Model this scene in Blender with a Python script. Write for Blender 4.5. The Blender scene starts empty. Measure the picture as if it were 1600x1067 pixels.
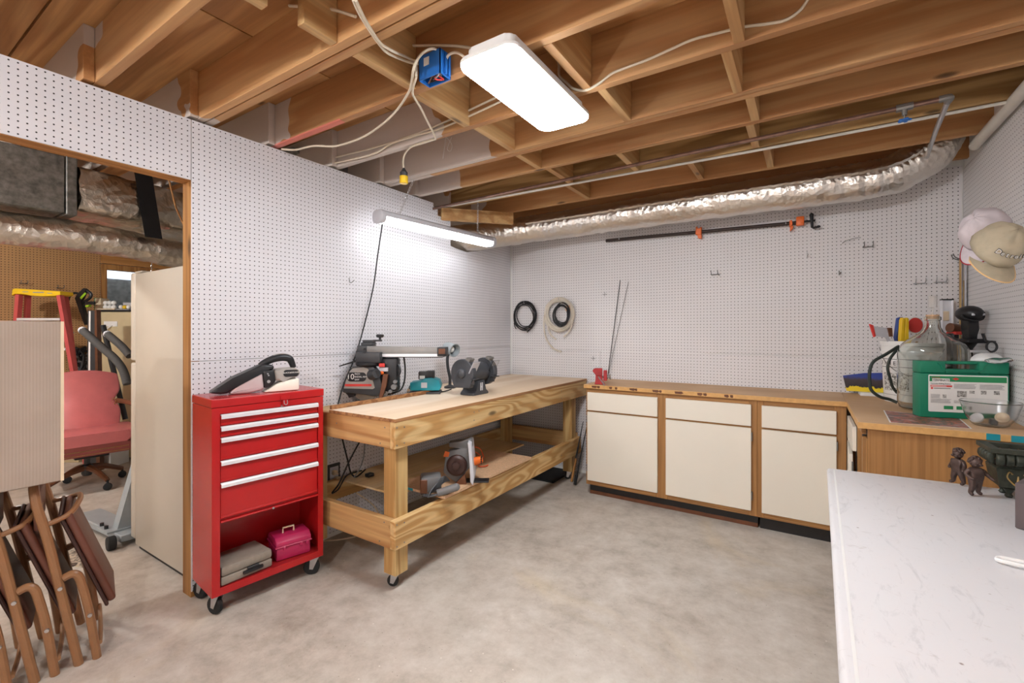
import bpy, bmesh, math, random
from mathutils import Matrix, Vector, noise
R = math.radians
random.seed(7)
scn = bpy.context.scene
COL = scn.collection

# ---------------------------------------------------------------- camera
cam_d = bpy.data.cameras.new('camera')
cam = bpy.data.objects.new('camera', cam_d)
COL.objects.link(cam)
cam.location = (2.603, -4.006, 1.339)
cam.rotation_euler = (R(90), 0, R(32.87))
cam_d.sensor_width = 36.0
cam_d.lens = 36.0 * 714.24 / 1600.0
cam_d.shift_y = -15.2 / 1600.0
cam_d.clip_start = 0.02
scn.camera = cam

# ---------------------------------------------------------------- world, exposure
wd = bpy.data.worlds.new('world')
scn.world = wd
wd.use_nodes = True
wd.node_tree.nodes['Background'].inputs[0].default_value = (0.75, 0.86, 1.0, 1)
wd.node_tree.nodes['Background'].inputs[1].default_value = 0.7
scn.view_settings.view_transform = 'Standard'
scn.view_settings.look = 'None'
scn.view_settings.gamma = 1.0
scn.view_settings.use_curve_mapping = False
scn.view_settings.exposure = 1.66
PANEL_W = 20.0      # emission strength of the flat ceiling LED fixtures
SHOP_W = 3.4       # emission strength of the hanging shop light
FILL_BULB_W = 270.0      # emission strength of the added, unseen fill bulbs behind the camera and in the next room

# ---------------------------------------------------------------- helpers
def lin(c):
    return tuple(((v / 255.0) / 12.92 if v / 255.0 <= 0.04045 else ((v / 255.0 + 0.055) / 1.055) ** 2.4) for v in c) + (1.0,)

def spl(pts, n=6, closed=False):
    """Catmull-Rom through pts"""
    P = [Vector(p) for p in pts]
    out = []
    m = len(P)
    for i in range(m if closed else m - 1):
        if closed:
            a, b, c, d = P[(i - 1) % m], P[i], P[(i + 1) % m], P[(i + 2) % m]
        else:
            a, b, c, d = P[max(i - 1, 0)], P[i], P[i + 1], P[min(i + 2, m - 1)]
        for k in range(n):
            t = k / n
            out.append(0.5 * ((2 * b) + (c - a) * t + (2 * a - 5 * b + 4 * c - d) * t * t + (3 * b - a - 3 * c + d) * t ** 3))
    if not closed:
        out.append(P[-1])
    return out

class B:
    """collects shapes into one mesh"""
    def __init__(s, M=None):
        s.bm = bmesh.new()
        s.M = M or Matrix()
    def add(s, verts, faces):
        vs = [s.bm.verts.new(s.M @ Vector(v)) for v in verts]
        for f in faces:
            try:
                s.bm.faces.new([vs[i] for i in f])
            except ValueError:
                pass
        return vs
    def box(s, x0, x1, y0, y1, z0, z1, bev=0.0, seg=1):
        vs = s.add([(x0, y0, z0), (x1, y0, z0), (x1, y1, z0), (x0, y1, z0), (x0, y0, z1), (x1, y0, z1), (x1, y1, z1), (x0, y1, z1)],
                   [(3, 2, 1, 0), (4, 5, 6, 7), (0, 1, 5, 4), (1, 2, 6, 5), (2, 3, 7, 6), (3, 0, 4, 7)])
        if bev > 0:
            es = list({e for v in vs for e in v.link_edges})
            bmesh.ops.bevel(s.bm, geom=es, offset=bev, segments=seg, affect='EDGES', profile=0.5)
        return s
    def cyl(s, p0, p1, r0, r1=None, n=14, cap=True):
        r1 = r0 if r1 is None else r1
        p0, p1 = Vector(p0), Vector(p1)
        d = (p1 - p0).normalized()
        u = d.orthogonal().normalized()
        w = d.cross(u)
        vs = []
        for p, r in ((p0, r0), (p1, r1)):
            for i in range(n):
                a = 2 * math.pi * i / n
                vs.append(p + u * (r * math.cos(a)) + w * (r * math.sin(a)))
        fs = [(i, (i + 1) % n, n + (i + 1) % n, n + i) for i in range(n)]
        if cap:
            fs += [tuple(range(n - 1, -1, -1)), tuple(range(n, 2 * n))]
        s.add(vs, fs)
        return s
    def tube(s, pts, r, n=8, closed=False, cap=True):
        P = [Vector(p) for p in pts]
        m = len(P)
        rr = r if isinstance(r, (list, tuple)) else [r] * m
        vs, u = [], None
        for i in range(m):
            if closed:
                t = (P[(i + 1) % m] - P[(i - 1) % m])
            else:
                t = P[min(i + 1, m - 1)] - P[max(i - 1, 0)]
            t = t.normalized() if t.length > 1e-9 else Vector((0, 0, 1))
            if u is None:
                u = t.orthogonal().normalized()
            else:
                u = (u - t * u.dot(t))
                u = u.normalized() if u.length > 1e-6 else t.orthogonal().normalized()
            w = t.cross(u)
            for k in range(n):
                a = 2 * math.pi * k / n
                vs.append(P[i] + (u * math.cos(a) + w * math.sin(a)) * rr[i])
        fs = []
        for i in range(m if closed else m - 1):
            j = (i + 1) % m
            for k in range(n):
                fs.append((i * n + k, i * n + (k + 1) % n, j * n + (k + 1) % n, j * n + k))
        if cap and not closed:
            fs += [tuple(range(n - 1, -1, -1)), tuple((m - 1) * n + k for k in range(n))]
        s.add(vs, fs)
        return s
    def lathe(s, prof, n=24, at=(0, 0, 0), axis=(0, 0, 1), arc=None):
        """prof: (radius, height) pairs, turned about axis through at"""
        q = Vector((0, 0, 1)).rotation_difference(Vector(axis).normalized()).to_matrix()
        at = Vector(at)
        vs = []
        for r, z in prof:
            for i in range(n):
                a = 2 * math.pi * i / n
                vs.append(at + q @ Vector((r * math.cos(a), r * math.sin(a), z)))
        fs = []
        for j in range(len(prof) - 1):
            for i in range(n):
                fs.append((j * n + i, j * n + (i + 1) % n, (j + 1) * n + (i + 1) % n, (j + 1) * n + i))
        if prof[0][0] > 1e-5:
            fs.append(tuple(range(n - 1, -1, -1)))
        if prof[-1][0] > 1e-5:
            fs.append(tuple((len(prof) - 1) * n + i for i in range(n)))
        s.add(vs, fs)
        bmesh.ops.remove_doubles(s.bm, verts=s.bm.verts[:], dist=1e-6)
        return s
    def prism(s, poly, a, b, plane='XY', bev=0.0, seg=1):
        """polygon in a plane, pulled along the third axis from a to b"""
        def mk(p, h):
            return {'XY': (p[0], p[1], h), 'XZ': (p[0], h, p[1]), 'YZ': (h, p[0], p[1])}[plane]
        n = len(poly)
        vs = s.add([mk(p, a) for p in poly] + [mk(p, b) for p in poly],
                   [tuple(range(n - 1, -1, -1)), tuple(range(n, 2 * n))] + [(i, (i + 1) % n, n + (i + 1) % n, n + i) for i in range(n)])
        if bev > 0:
            es = list({e for v in vs for e in v.link_edges})
            bmesh.ops.bevel(s.bm, geom=es, offset=bev, segments=seg, affect='EDGES', profile=0.5)
        return s
    def ball(s, c, rx, ry=None, rz=None, n=14, m=8):
        ry = rx if ry is None else ry
        rz = rx if rz is None else rz
        c = Vector(c)
        vs = [c + Vector((0, 0, -rz))]
        for j in range(1, m):
            t = -math.pi / 2 + math.pi * j / m
            for i in range(n):
                a = 2 * math.pi * i / n
                vs.append(c + Vector((rx * math.cos(t) * math.cos(a), ry * math.cos(t) * math.sin(a), rz * math.sin(t))))
        vs.append(c + Vector((0, 0, rz)))
        fs = [(0, 1 + (i + 1) % n, 1 + i) for i in range(n)]
        for j in range(m - 2):
            for i in range(n):
                fs.append((1 + j * n + i, 1 + j * n + (i + 1) % n, 1 + (j + 1) * n + (i + 1) % n, 1 + (j + 1) * n + i))
        k = len(vs) - 1
        fs += [(k, 1 + (m - 2) * n + i, 1 + (m - 2) * n + (i + 1) % n) for i in range(n)]
        s.add(vs, fs)
        return s
    def grid(s, fn, nu, nv):
        vs = [fn(i / nu, j / nv) for j in range(nv + 1) for i in range(nu + 1)]
        fs = [(j * (nu + 1) + i, j * (nu + 1) + i + 1, (j + 1) * (nu + 1) + i + 1, (j + 1) * (nu + 1) + i) for j in range(nv) for i in range(nu)]
        s.add(vs, fs)
        return s
    def rough(s, amp, freq, seed=0.0):
        for v in s.bm.verts:
            v.co += Vector(noise.noise_vector(v.co * freq + Vector((seed, seed, seed)))) * amp
        return s
    def obj(s, name, mat, parent=None, world=False, ang=35):
        bmesh.ops.recalc_face_normals(s.bm, faces=s.bm.faces[:])
        if world and parent is not None:
            s.bm.transform(pm(parent).inverted())
        me = bpy.data.meshes.new(name)
        s.bm.to_mesh(me)
        s.bm.free()
        if ang:
            me.polygons.foreach_set('use_smooth', [True] * len(me.polygons))
            me.set_sharp_from_angle(angle=R(ang))
        me.materials.append(mat)
        o = bpy.data.objects.new(name, me)
        COL.objects.link(o)
        if parent is not None:
            o.parent = parent
        return o

def pm(o):
    return Matrix.Translation(o.location) @ o.rotation_euler.to_matrix().to_4x4()

def tag(o, label, cat, group=None, kind=None):
    o['label'] = label
    if cat:
        o['category'] = cat
    if group:
        o['group'] = group
    if kind:
        o['kind'] = kind
    return o

def thing(name, label, cat, loc=(0, 0, 0), rotz=0.0, group=None):
    o = bpy.data.objects.new(name, None)
    o.empty_display_size = 0.1
    COL.objects.link(o)
    o.location = loc
    o.rotation_euler = (0, 0, R(rotz))
    return tag(o, label, cat, group)

def struct(o, label=None):
    o['kind'] = 'structure'
    if label:
        o['label'] = label
    return o

def dup(o, parent=None):
    c = o.copy()
    COL.objects.link(c)
    c.parent = parent
    for ch in o.children:
        dup(ch, c)
    return c

def text(name, body, size, mat, parent, M, align='CENTER', ext=0.0004, sx=1.0):
    cu = bpy.data.curves.new(name, 'FONT')
    cu.body = body
    cu.size = size
    cu.align_x = align
    cu.align_y = 'CENTER'
    cu.extrude = ext
    cu.resolution_u = 2
    t = bpy.data.objects.new(name, cu)
    COL.objects.link(t)
    dg = bpy.context.evaluated_depsgraph_get()
    me = bpy.data.meshes.new_from_object(t.evaluated_get(dg))
    bpy.data.objects.remove(t)
    me.transform(M @ Matrix.Diagonal((sx, 1, 1, 1)))
    me.materials.clear()
    me.materials.append(mat)
    o = bpy.data.objects.new(name, me)
    COL.objects.link(o)
    o.parent = parent
    return o

def skin(name, joints, edges, mat, parent, M=None, sub=2):
    me = bpy.data.meshes.new(name)
    me.from_pydata([j[0] for j in joints], edges, [])
    t = bpy.data.objects.new(name, me)
    COL.objects.link(t)
    md = t.modifiers.new('s', 'SKIN')
    for i, j in enumerate(joints):
        r = j[1] if isinstance(j[1], tuple) else (j[1], j[1])
        me.skin_vertices[0].data[i].radius = r
        me.skin_vertices[0].data[i].use_root = (i == 0)
    sm = t.modifiers.new('u', 'SUBSURF')
    sm.levels = sub
    dg = bpy.context.evaluated_depsgraph_get()
    m2 = bpy.data.meshes.new_from_object(t.evaluated_get(dg))
    bpy.data.objects.remove(t)
    if M:
        m2.transform(M)
    m2.materials.clear()
    m2.materials.append(mat)
    m2.polygons.foreach_set('use_smooth', [True] * len(m2.polygons))
    o = bpy.data.objects.new(name, m2)
    COL.objects.link(o)
    o.parent = parent
    return o

def Rz(a):
    return Matrix.Rotation(R(a), 4, 'Z')

def Tr(*p):
    return Matrix.Translation(Vector(p))

# ---------------------------------------------------------------- materials
class N:
    def __init__(s, name):
        s.m = bpy.data.materials.new(name)
        s.m.use_nodes = True
        s.t = s.m.node_tree
        s.b = s.t.nodes['Principled BSDF']
    def n(s, typ, **kw):
        nd = s.t.nodes.new(typ)
        for k, v in kw.items():
            if k.startswith('i_'):
                key = k[2:]
                nd.inputs[int(key) if key.isdigit() else key.replace('_', ' ')].default_value = v
            else:
                setattr(nd, k, v)
        return nd
    def l(s, a, b):
        s.t.links.new(a, b)
    def math(s, op, a, b=None, c=None):
        nd = s.t.nodes.new('ShaderNodeMath')
        nd.operation = op
        for i, v in enumerate((a, b, c)):
            if v is None:
                continue
            if isinstance(v, (int, float)):
                nd.inputs[i].default_value = v
            else:
                s.l(v, nd.inputs[i])
        return nd.outputs[0]
    def ramp(s, fac, stops):
        nd = s.t.nodes.new('ShaderNodeValToRGB')
        while len(nd.color_ramp.elements) < len(stops):
            nd.color_ramp.elements.new(0.5)
        for e, (p, c) in zip(nd.color_ramp.elements, stops):
            e.position = p
            e.color = c if len(c) == 4 else tuple(c) + (1,)
        s.l(fac, nd.inputs[0])
        return nd.outputs[0]
    def mix(s, fac, a, b, blend='MIX'):
        nd = s.t.nodes.new('ShaderNodeMix')
        nd.data_type = 'RGBA'
        nd.blend_type = blend
        for i, v in ((0, fac), (6, a), (7, b)):
            if isinstance(v, (int, float, tuple)):
                nd.inputs[i].default_value = v
            else:
                s.l(v, nd.inputs[i])
        return nd.outputs[2]
    def noise(s, vec, scale, detail=3.0, rough=0.55, dist=0.0):
        nd = s.n('ShaderNodeTexNoise', i_Scale=scale, i_Detail=detail, i_Roughness=rough, i_Distortion=dist)
        s.l(vec, nd.inputs['Vector'])
        return nd.outputs['Fac']
    def obj(s, scale=(1, 1, 1), loc=(0, 0, 0), rnd=False):
        tc = s.n('ShaderNodeTexCoord')
        mp = s.n('ShaderNodeMapping')
        mp.inputs['Scale'].default_value = scale
        mp.inputs['Location'].default_value = loc
        v = tc.outputs['Object']
        if rnd:
            oi = s.n('ShaderNodeObjectInfo')
            vm = s.n('ShaderNodeVectorMath', operation='ADD')
            sc = s.math('MULTIPLY', oi.outputs['Random'], 37.0)
            s.l(v, vm.inputs[0])
            s.l(sc, vm.inputs[1])
            v = vm.outputs[0]
        s.l(v, mp.inputs['Vector'])
        return mp.outputs[0]
    def bump(s, h, strength=0.3, dist=0.01):
        nd = s.n('ShaderNodeBump', i_Strength=strength, i_Distance=dist)
        s.l(h, nd.inputs['Height'])
        s.l(nd.outputs[0], s.b.inputs['Normal'])
    def set(s, color=None, rough=None, metal=None, **kw):
        if color is not None:
            if isinstance(color, tuple):
                s.b.inputs['Base Color'].default_value = color
            else:
                s.l(color, s.b.inputs['Base Color'])
        if rough is not None:
            s.b.inputs['Roughness'].default_value = rough
        if metal is not None:
            s.b.inputs['Metallic'].default_value = metal
        for k, v in kw.items():
            s.b.inputs[k.replace('_', ' ')].default_value = v
        return s.m

def plain(name, c, rough=0.5, metal=0.0, var=0.08, scale=14.0, bump=0.0, **kw):
    """one colour with a little noise variation"""
    q = N(name)
    v = q.obj()
    nz = q.noise(v, scale, 4.0)
    c = lin(c)
    a = tuple(max(0, x * (1 - var)) for x in c[:3]) + (1,)
    b = tuple(min(1, x * (1 + var)) for x in c[:3]) + (1,)
    col = q.ramp(nz, [(0.3, a), (0.7, b)])
    if bump:
        q.bump(q.noise(v, scale * 6, 3.0), bump, 0.004)
    return q.set(col, rough, metal, **kw)

def wood(name, light, dark, axis=0, k=26.0, cross=7.0, along=0.7, rough=0.62, knots=0.05, fine=0.25, tint=0.14, patch=None):
    q = N(name)
    sc = [cross] * 3
    sc[axis] = along
    v = q.obj(tuple(sc), rnd=True)
    n1 = q.noise(v, 1.0, 2.0, 0.45, 0.3)
    band = q.math('SINE', q.math('MULTIPLY', n1, k * 2.2))
    band = q.math('MULTIPLY_ADD', band, 0.5, 0.5)
    col = q.ramp(band, [(0.15, lin(dark)), (0.85, lin(light))])
    sf = [70.0] * 3
    sf[axis] = 2.2
    nf = q.noise(q.obj(tuple(sf), rnd=True), 1.0, 3.0)
    shade = q.ramp(nf, [(0.25, (1 - fine, 1 - fine, 1 - fine, 1)), (0.75, (1, 1, 1, 1))])
    col = q.mix(1.0, col, shade, 'MULTIPLY')
    if knots:
        sk = [5.0] * 3
        sk[axis] = 1.6
        vo = q.n('ShaderNodeTexVoronoi', i_Scale=1.0, i_Randomness=1.0)
        q.l(q.obj(tuple(sk), rnd=True), vo.inputs['Vector'])
        kf = q.ramp(vo.outputs['Distance'], [(0.0, (1, 1, 1, 1)), (knots, (0.75, 0.75, 0.75, 1)), (knots * 1.8, (0, 0, 0, 1))])
        col = q.mix(kf, col, lin(tuple(x * 0.45 for x in dark)))
    oi = q.n('ShaderNodeObjectInfo')
    tv = q.math('MULTIPLY_ADD', oi.outputs['Random'], -tint, 1.0)
    cb = q.n('ShaderNodeCombineColor')
    for i in range(3):
        q.l(tv, cb.inputs[i])
    col = q.mix(1.0, col, cb.outputs[0], 'MULTIPLY')
    if patch:
        col = patch(q, col)
    q.bump(nf, 0.12, 0.003)
    return q.set(col, rough)

def pegboard(name, c, axes, hole_shade=(30, 28, 30), mott=0.05, off=(0, 0), rad=0.125):
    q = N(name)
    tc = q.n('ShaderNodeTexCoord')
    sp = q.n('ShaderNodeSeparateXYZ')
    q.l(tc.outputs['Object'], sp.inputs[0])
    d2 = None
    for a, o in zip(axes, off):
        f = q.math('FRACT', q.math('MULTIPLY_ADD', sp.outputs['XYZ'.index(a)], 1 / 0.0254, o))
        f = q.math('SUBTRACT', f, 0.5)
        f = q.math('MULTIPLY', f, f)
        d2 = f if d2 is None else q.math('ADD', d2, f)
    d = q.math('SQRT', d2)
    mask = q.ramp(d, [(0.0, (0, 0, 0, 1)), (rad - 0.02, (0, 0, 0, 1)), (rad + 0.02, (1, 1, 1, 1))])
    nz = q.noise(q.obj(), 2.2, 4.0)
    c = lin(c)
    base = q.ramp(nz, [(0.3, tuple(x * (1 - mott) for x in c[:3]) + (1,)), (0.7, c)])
    col = q.mix(mask, lin(hole_shade), base)  # darkness inside the holes is painted into the board colour as dots
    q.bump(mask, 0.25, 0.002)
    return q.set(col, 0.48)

def emit(name, c, strength):
    q = N(name)
    q.b.inputs['Emission Color'].default_value = c
    q.b.inputs['Emission Strength'].default_value = strength
    return q.set((0.9, 0.9, 0.9, 1), 0.4)

def foil(name, scale=9.0, tint=(220, 214, 206), rough=0.27, amt=0.55):
    q = N(name)
    v = q.obj()
    a = q.noise(v, scale, 5.0, 0.6, 0.8)
    vo = q.n('ShaderNodeTexVoronoi', i_Scale=scale * 2.2, feature='F1')
    q.l(v, vo.inputs['Vector'])
    h = q.math('ADD', a, q.math('MULTIPLY', vo.outputs['Distance'], 0.6))
    q.bump(h, amt, 0.02)
    return q.set(lin(tint), rough, 1.0)

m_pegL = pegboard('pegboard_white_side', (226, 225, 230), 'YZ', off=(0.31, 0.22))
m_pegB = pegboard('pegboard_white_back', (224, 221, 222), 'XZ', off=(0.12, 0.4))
m_pegR = pegboard('pegboard_white_right', (226, 224, 224), 'YZ', off=(0.5, 0.1), hole_shade=(60, 58, 58))
m_pegN = pegboard('pegboard_brown', (182, 140, 94), 'YZ', hole_shade=(56, 36, 22), mott=0.12, rad=0.17)

def concrete():
    q = N('concrete')
    v = q.obj()
    big = q.noise(v, 1.1, 5.0, 0.6, 0.1)
    mid = q.noise(v, 7.0, 8.0, 0.72, 0.1)
    c = q.ramp(q.math('MULTIPLY_ADD', mid, 0.6, q.math('MULTIPLY', big, 0.4)),
               [(0.36, lin((160, 150, 138))), (0.5, lin((188, 179, 168))), (0.64, lin((206, 199, 190)))])
    st = q.noise(v, 1.7, 7.0, 0.7, 0.5)
    c = q.mix(q.ramp(st, [(0.56, (0, 0, 0, 1)), (0.74, (0.5, 0.5, 0.5, 1))]), c, lin((150, 132, 114)))
    ye = q.noise(q.obj(loc=(3, 7, 0)), 1.1, 4.0, 0.6, 1.0)
    c = q.mix(q.ramp(ye, [(0.6, (0, 0, 0, 1)), (0.75, (0.4, 0.4, 0.4, 1))]), c, lin((205, 186, 150)))
    vo = q.n('ShaderNodeTexVoronoi', i_Scale=26.0)
    q.l(v, vo.inputs['Vector'])
    c = q.mix(q.ramp(vo.outputs['Distance'], [(0.0, (1, 1, 1, 1)), (0.035, (0.7, 0.7, 0.7, 1)), (0.07, (0, 0, 0, 1))]), c, lin((105, 92, 80)))
    vo2 = q.n('ShaderNodeTexVoronoi', i_Scale=11.0)
    q.l(q.obj(loc=(1.3, 4.1, 0)), vo2.inputs['Vector'])
    c = q.mix(q.ramp(vo2.outputs['Distance'], [(0.0, (1, 1, 1, 1)), (0.02, (0.8, 0.8, 0.8, 1)), (0.05, (0, 0, 0, 1))]), c, lin((228, 222, 214)))
    q.bump(mid, 0.15, 0.006)
    return q.set(c, 0.72)

m_floor = concrete()

def painted(q, col):
    """old white wall paint oversprayed on the joists near the left wall"""
    tc = q.n('ShaderNodeTexCoord')
    sp = q.n('ShaderNodeSeparateXYZ')
    q.l(tc.outputs['Object'], sp.inputs[0])
    nz = q.noise(q.obj((1, 1, 1)), 3.2, 2.0)
    edge = q.math('ADD', sp.outputs[0], q.math('MULTIPLY_ADD', nz, 0.9, -0.45))
    oi = q.n('ShaderNodeObjectInfo')
    sp2 = q.n('ShaderNodeSeparateColor')
    q.l(oi.outputs['Color'], sp2.inputs[0])
    f = q.math('LESS_THAN', edge, sp2.outputs[0])
    col = q.mix(q.math('MULTIPLY', f, 0.8), col, lin((206, 199, 194)))
    # pink marking paint on the lower edge
    low = q.math('LESS_THAN', sp.outputs[2], 2.428)
    pk = q.math('MULTIPLY', low, q.math('LESS_THAN', q.math('ABSOLUTE', q.math('SUBTRACT', sp.outputs[0], 0.28)), q.math('MULTIPLY', sp2.outputs[1], 0.32)))
    return q.mix(q.math('MULTIPLY', pk, 0.75), col, lin((226, 120, 112)))

m_joist = wood('joist_fir', (218, 168, 114), (198, 142, 90), 0, k=9, knots=0.045, fine=0.18, tint=0.22, patch=painted)
m_joist2 = wood('joist_treated', (192, 156, 102), (146, 110, 64), 0, k=16, knots=0.04, fine=0.2, tint=0.05)
m_block = wood('blocking_pine', (222, 180, 124), (198, 148, 92), 1, k=10, knots=0.05, tint=0.2)
m_sub = wood('subfloor_plywood', (216, 164, 106), (182, 128, 76), 0, k=16, cross=4.0, along=0.5, knots=0.04, tint=0.12)
m_pineY = wood('pine_lumber_y', (230, 194, 136), (202, 154, 92), 1, k=36, cross=5.0, along=0.9, knots=0.05, tint=0.12)
m_pineX = wood('pine_lumber_x', (216, 172, 114), (184, 132, 78), 0, k=13, cross=6.0, along=0.5, knots=0.055, tint=0.12)
m_pineZ = wood('pine_lumber_z', (219, 184, 124), (193, 150, 90), 2, k=14, cross=9.0, along=0.6, knots=0.05, tint=0.1)
m_plyTop = wood('birch_plywood_top', (232, 212, 188), (220, 194, 164), 1, k=6, cross=3.0, along=0.4, knots=0.016, fine=0.1, tint=0.02)
m_plyEdge = wood('plywood_edge', (178, 128, 82), (142, 94, 56), 1, k=8, cross=30, along=0.6, knots=0, tint=0.05)
m_plyA = wood('pale_plywood', (232, 206, 162), (218, 182, 130), 1, k=9, cross=3.0, along=0.5, knots=0.02, tint=0.03)
m_iron_pipe = plain('black_iron_pipe', (58, 46, 42), 0.5, 0.3, var=0.2)
m_standw = plain('cream_stand_plastic', (240, 232, 218), 0.4, var=0.02)
m_part = plain('particle_board', (209, 170, 134), 0.6, var=0.16, scale=90)
m_trim = wood('trim_pine', (190, 138, 78), (160, 108, 56), 2, k=12, cross=12, along=0.6, knots=0.07, tint=0.05)
m_trimY = wood('trim_pine_y', (202, 146, 84), (176, 120, 62), 1, k=12, cross=12, along=0.6, knots=0.05, tint=0.05)
m_oakZ = wood('oak_laminate_z', (178, 128, 73), (164, 115, 63), 2, k=6, cross=60, along=1.2, knots=0, fine=0.3, tint=0.02)
m_oakX = wood('oak_laminate_x', (186, 136, 80), (160, 112, 62), 0, k=9, cross=34, along=1.2, knots=0, fine=0.3, tint=0.02)
m_ctop = wood('countertop_board', (218, 182, 142), (204, 164, 122), 0, k=3, cross=2.0, along=2.0, knots=0, fine=0.12, tint=0.02)
m_ctedge = plain('countertop_edge', (206, 158, 96), 0.5, var=0.1, scale=40)
m_cream = plain('cream_laminate', (228, 221, 207), 0.35, var=0.02, scale=3)
m_black = plain('black_plastic', (28, 28, 31), 0.42, var=0.2)
m_blackr = plain('black_rubber', (24, 24, 25), 0.7, var=0.2)
m_toe = plain('black_toe_kick', (30, 28, 28), 0.5, var=0.2)
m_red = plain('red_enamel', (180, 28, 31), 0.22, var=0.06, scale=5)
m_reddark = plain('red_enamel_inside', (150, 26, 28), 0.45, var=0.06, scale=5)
m_alu = plain('brushed_aluminium', (238, 238, 242), 0.35, 0.3, var=0.04)
m_steel = plain('zinc_steel', (196, 196, 198), 0.32, 0.9, var=0.08)
m_dsteel = plain('dull_steel', (140, 138, 134), 0.45, 0.8, var=0.15)
m_galv = plain('galvanized_sheet', (132, 131, 126), 0.55, 0.55, var=0.4, scale=30)
m_foil = foil('duct_foil', 15.0, (226, 220, 212), 0.3, 0.32)
m_foil2 = foil('duct_foil_other_room', 11.0, (222, 214, 202), 0.3, 0.5)
m_white = plain('white_plastic', (236, 236, 234), 0.4, var=0.02)
m_lgrey = plain('light_grey_plastic', (196, 196, 202), 0.42, var=0.03)
m_mgrey = plain('mid_grey_plastic', (112, 111, 111), 0.5, var=0.06)
m_dgrey = plain('dark_grey_paint', (56, 57, 60), 0.45, var=0.12)
m_cable = plain('white_cable_sheath', (224, 212, 190), 0.5, var=0.05)
m_blue = plain('blue_box_plastic', (34, 110, 196), 0.45, var=0.06)
m_paper = plain('white_paper', (232, 230, 226), 0.6, var=0.03)
m_yellow = plain('yellow_plastic', (238, 196, 32), 0.45, var=0.06)
m_orange = plain('orange_paint', (232, 108, 34), 0.42, var=0.08)
m_ocord = plain('orange_cord', (226, 92, 48), 0.5, var=0.05)
m_teal = plain('teal_plastic', (28, 142, 158), 0.42, var=0.05)
m_gtool = plain('grey_tool_paint', (62, 64, 69), 0.5, var=0.12, bump=0.15)
m_gsil = plain('silver_grey_paint', (158, 152, 146), 0.42, var=0.08)
m_visered = plain('vise_red', (170, 44, 48), 0.45, var=0.2)
m_fridge = plain('fridge_beige_enamel', (198, 189, 174), 0.32, var=0.02, scale=3)
m_kraft = N('kraft_cardboard')
m_chair = plain('brown_tube_enamel', (146, 104, 70), 0.36, var=0.06)
m_vinyl = plain('brown_vinyl', (102, 60, 46), 0.45, var=0.14, scale=8, bump=0.1)
m_chairdk = plain('brown_vinyl_edge', (62, 38, 32), 0.5, var=0.1)
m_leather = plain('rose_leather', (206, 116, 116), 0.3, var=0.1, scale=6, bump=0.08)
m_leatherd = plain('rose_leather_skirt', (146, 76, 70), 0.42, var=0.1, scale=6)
m_brass = plain('brass_nail', (206, 176, 118), 0.3, 0.9, var=0.05)
m_brownw = plain('walnut_wood', (104, 62, 38), 0.4, var=0.2)
m_ladder = plain('red_fibreglass', (196, 84, 84), 0.5, var=0.06)
m_beige = plain('beige_cabinet', (206, 190, 152), 0.5, var=0.04)
m_lime = plain('lime_plastic', (156, 206, 40), 0.4)
m_machine = plain('grey_machine_enamel', (158, 166, 170), 0.38, var=0.05)
m_foam = plain('charcoal_foam', (66, 64, 62), 0.8, var=0.12, scale=60)
m_green = plain('green_case_plastic', (14, 122, 92), 0.4, var=0.06)
m_greenlb = plain('label_green', (42, 140, 88), 0.5, var=0.03)
m_txt = plain('ink_black', (26, 26, 28), 0.5, var=0.02)
m_ink = plain('ink_grey', (158, 156, 156), 0.6, var=0.15, scale=200)
m_inkred = plain('ink_red', (216, 62, 56), 0.5, var=0.03)
m_magenta = plain('magenta_plastic', (176, 34, 82), 0.42, var=0.08)
m_greycase = plain('grey_case_plastic', (146, 136, 124), 0.55, var=0.08, scale=60)
m_tan = plain('tan_plastic', (226, 206, 176), 0.42, var=0.04)
m_smoke = plain('smoky_clear_plastic', (196, 178, 178), 0.2, var=0.1, scale=7)
m_table = None
m_bronze = plain('bronze_patina', (84, 66, 60), 0.42, 0.35, var=0.3, scale=50)
m_iron = plain('cast_iron_verdigris', (62, 66, 56), 0.5, 0.35, var=0.35, scale=40, bump=0.2)
m_dbox = plain('dark_taupe_box', (92, 80, 80), 0.5, var=0.06)
m_capg = plain('grey_pink_cap_cloth', (206, 196, 200), 0.85, var=0.07, scale=30)
m_capb = plain('khaki_cap_cloth', (180, 168, 144), 0.85, var=0.07, scale=40)
m_capu = plain('cap_underbrim_grey', (104, 100, 100), 0.85)
m_capr = plain('cap_red_piping', (168, 36, 52), 0.8)
m_captan = plain('cap_underbrim_tan', (226, 188, 134), 0.85)
m_copper = plain('tarnished_copper', (132, 104, 92), 0.38, 0.75, var=0.3, scale=18)
m_pvc = plain('grey_conduit', (212, 206, 196), 0.5, var=0.04)
m_hose = plain('dark_green_hose', (44, 52, 48), 0.5, var=0.1)
m_wire = plain('steel_wire', (120, 118, 116), 0.4, 0.7)
m_airlock = plain('milky_clear_plastic', (236, 232, 228), 0.2, var=0.02)
m_airlock.node_tree.nodes['Principled BSDF'].inputs['Transmission Weight'].default_value = 0.55
m_navy = plain('navy_plastic', (44, 72, 142), 0.4)
m_arm = plain('grey_arm_paint', (136, 132, 128), 0.4, var=0.08)
m_grind = plain('abrasive_stone', (128, 130, 136), 0.9, var=0.15, scale=80)

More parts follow.
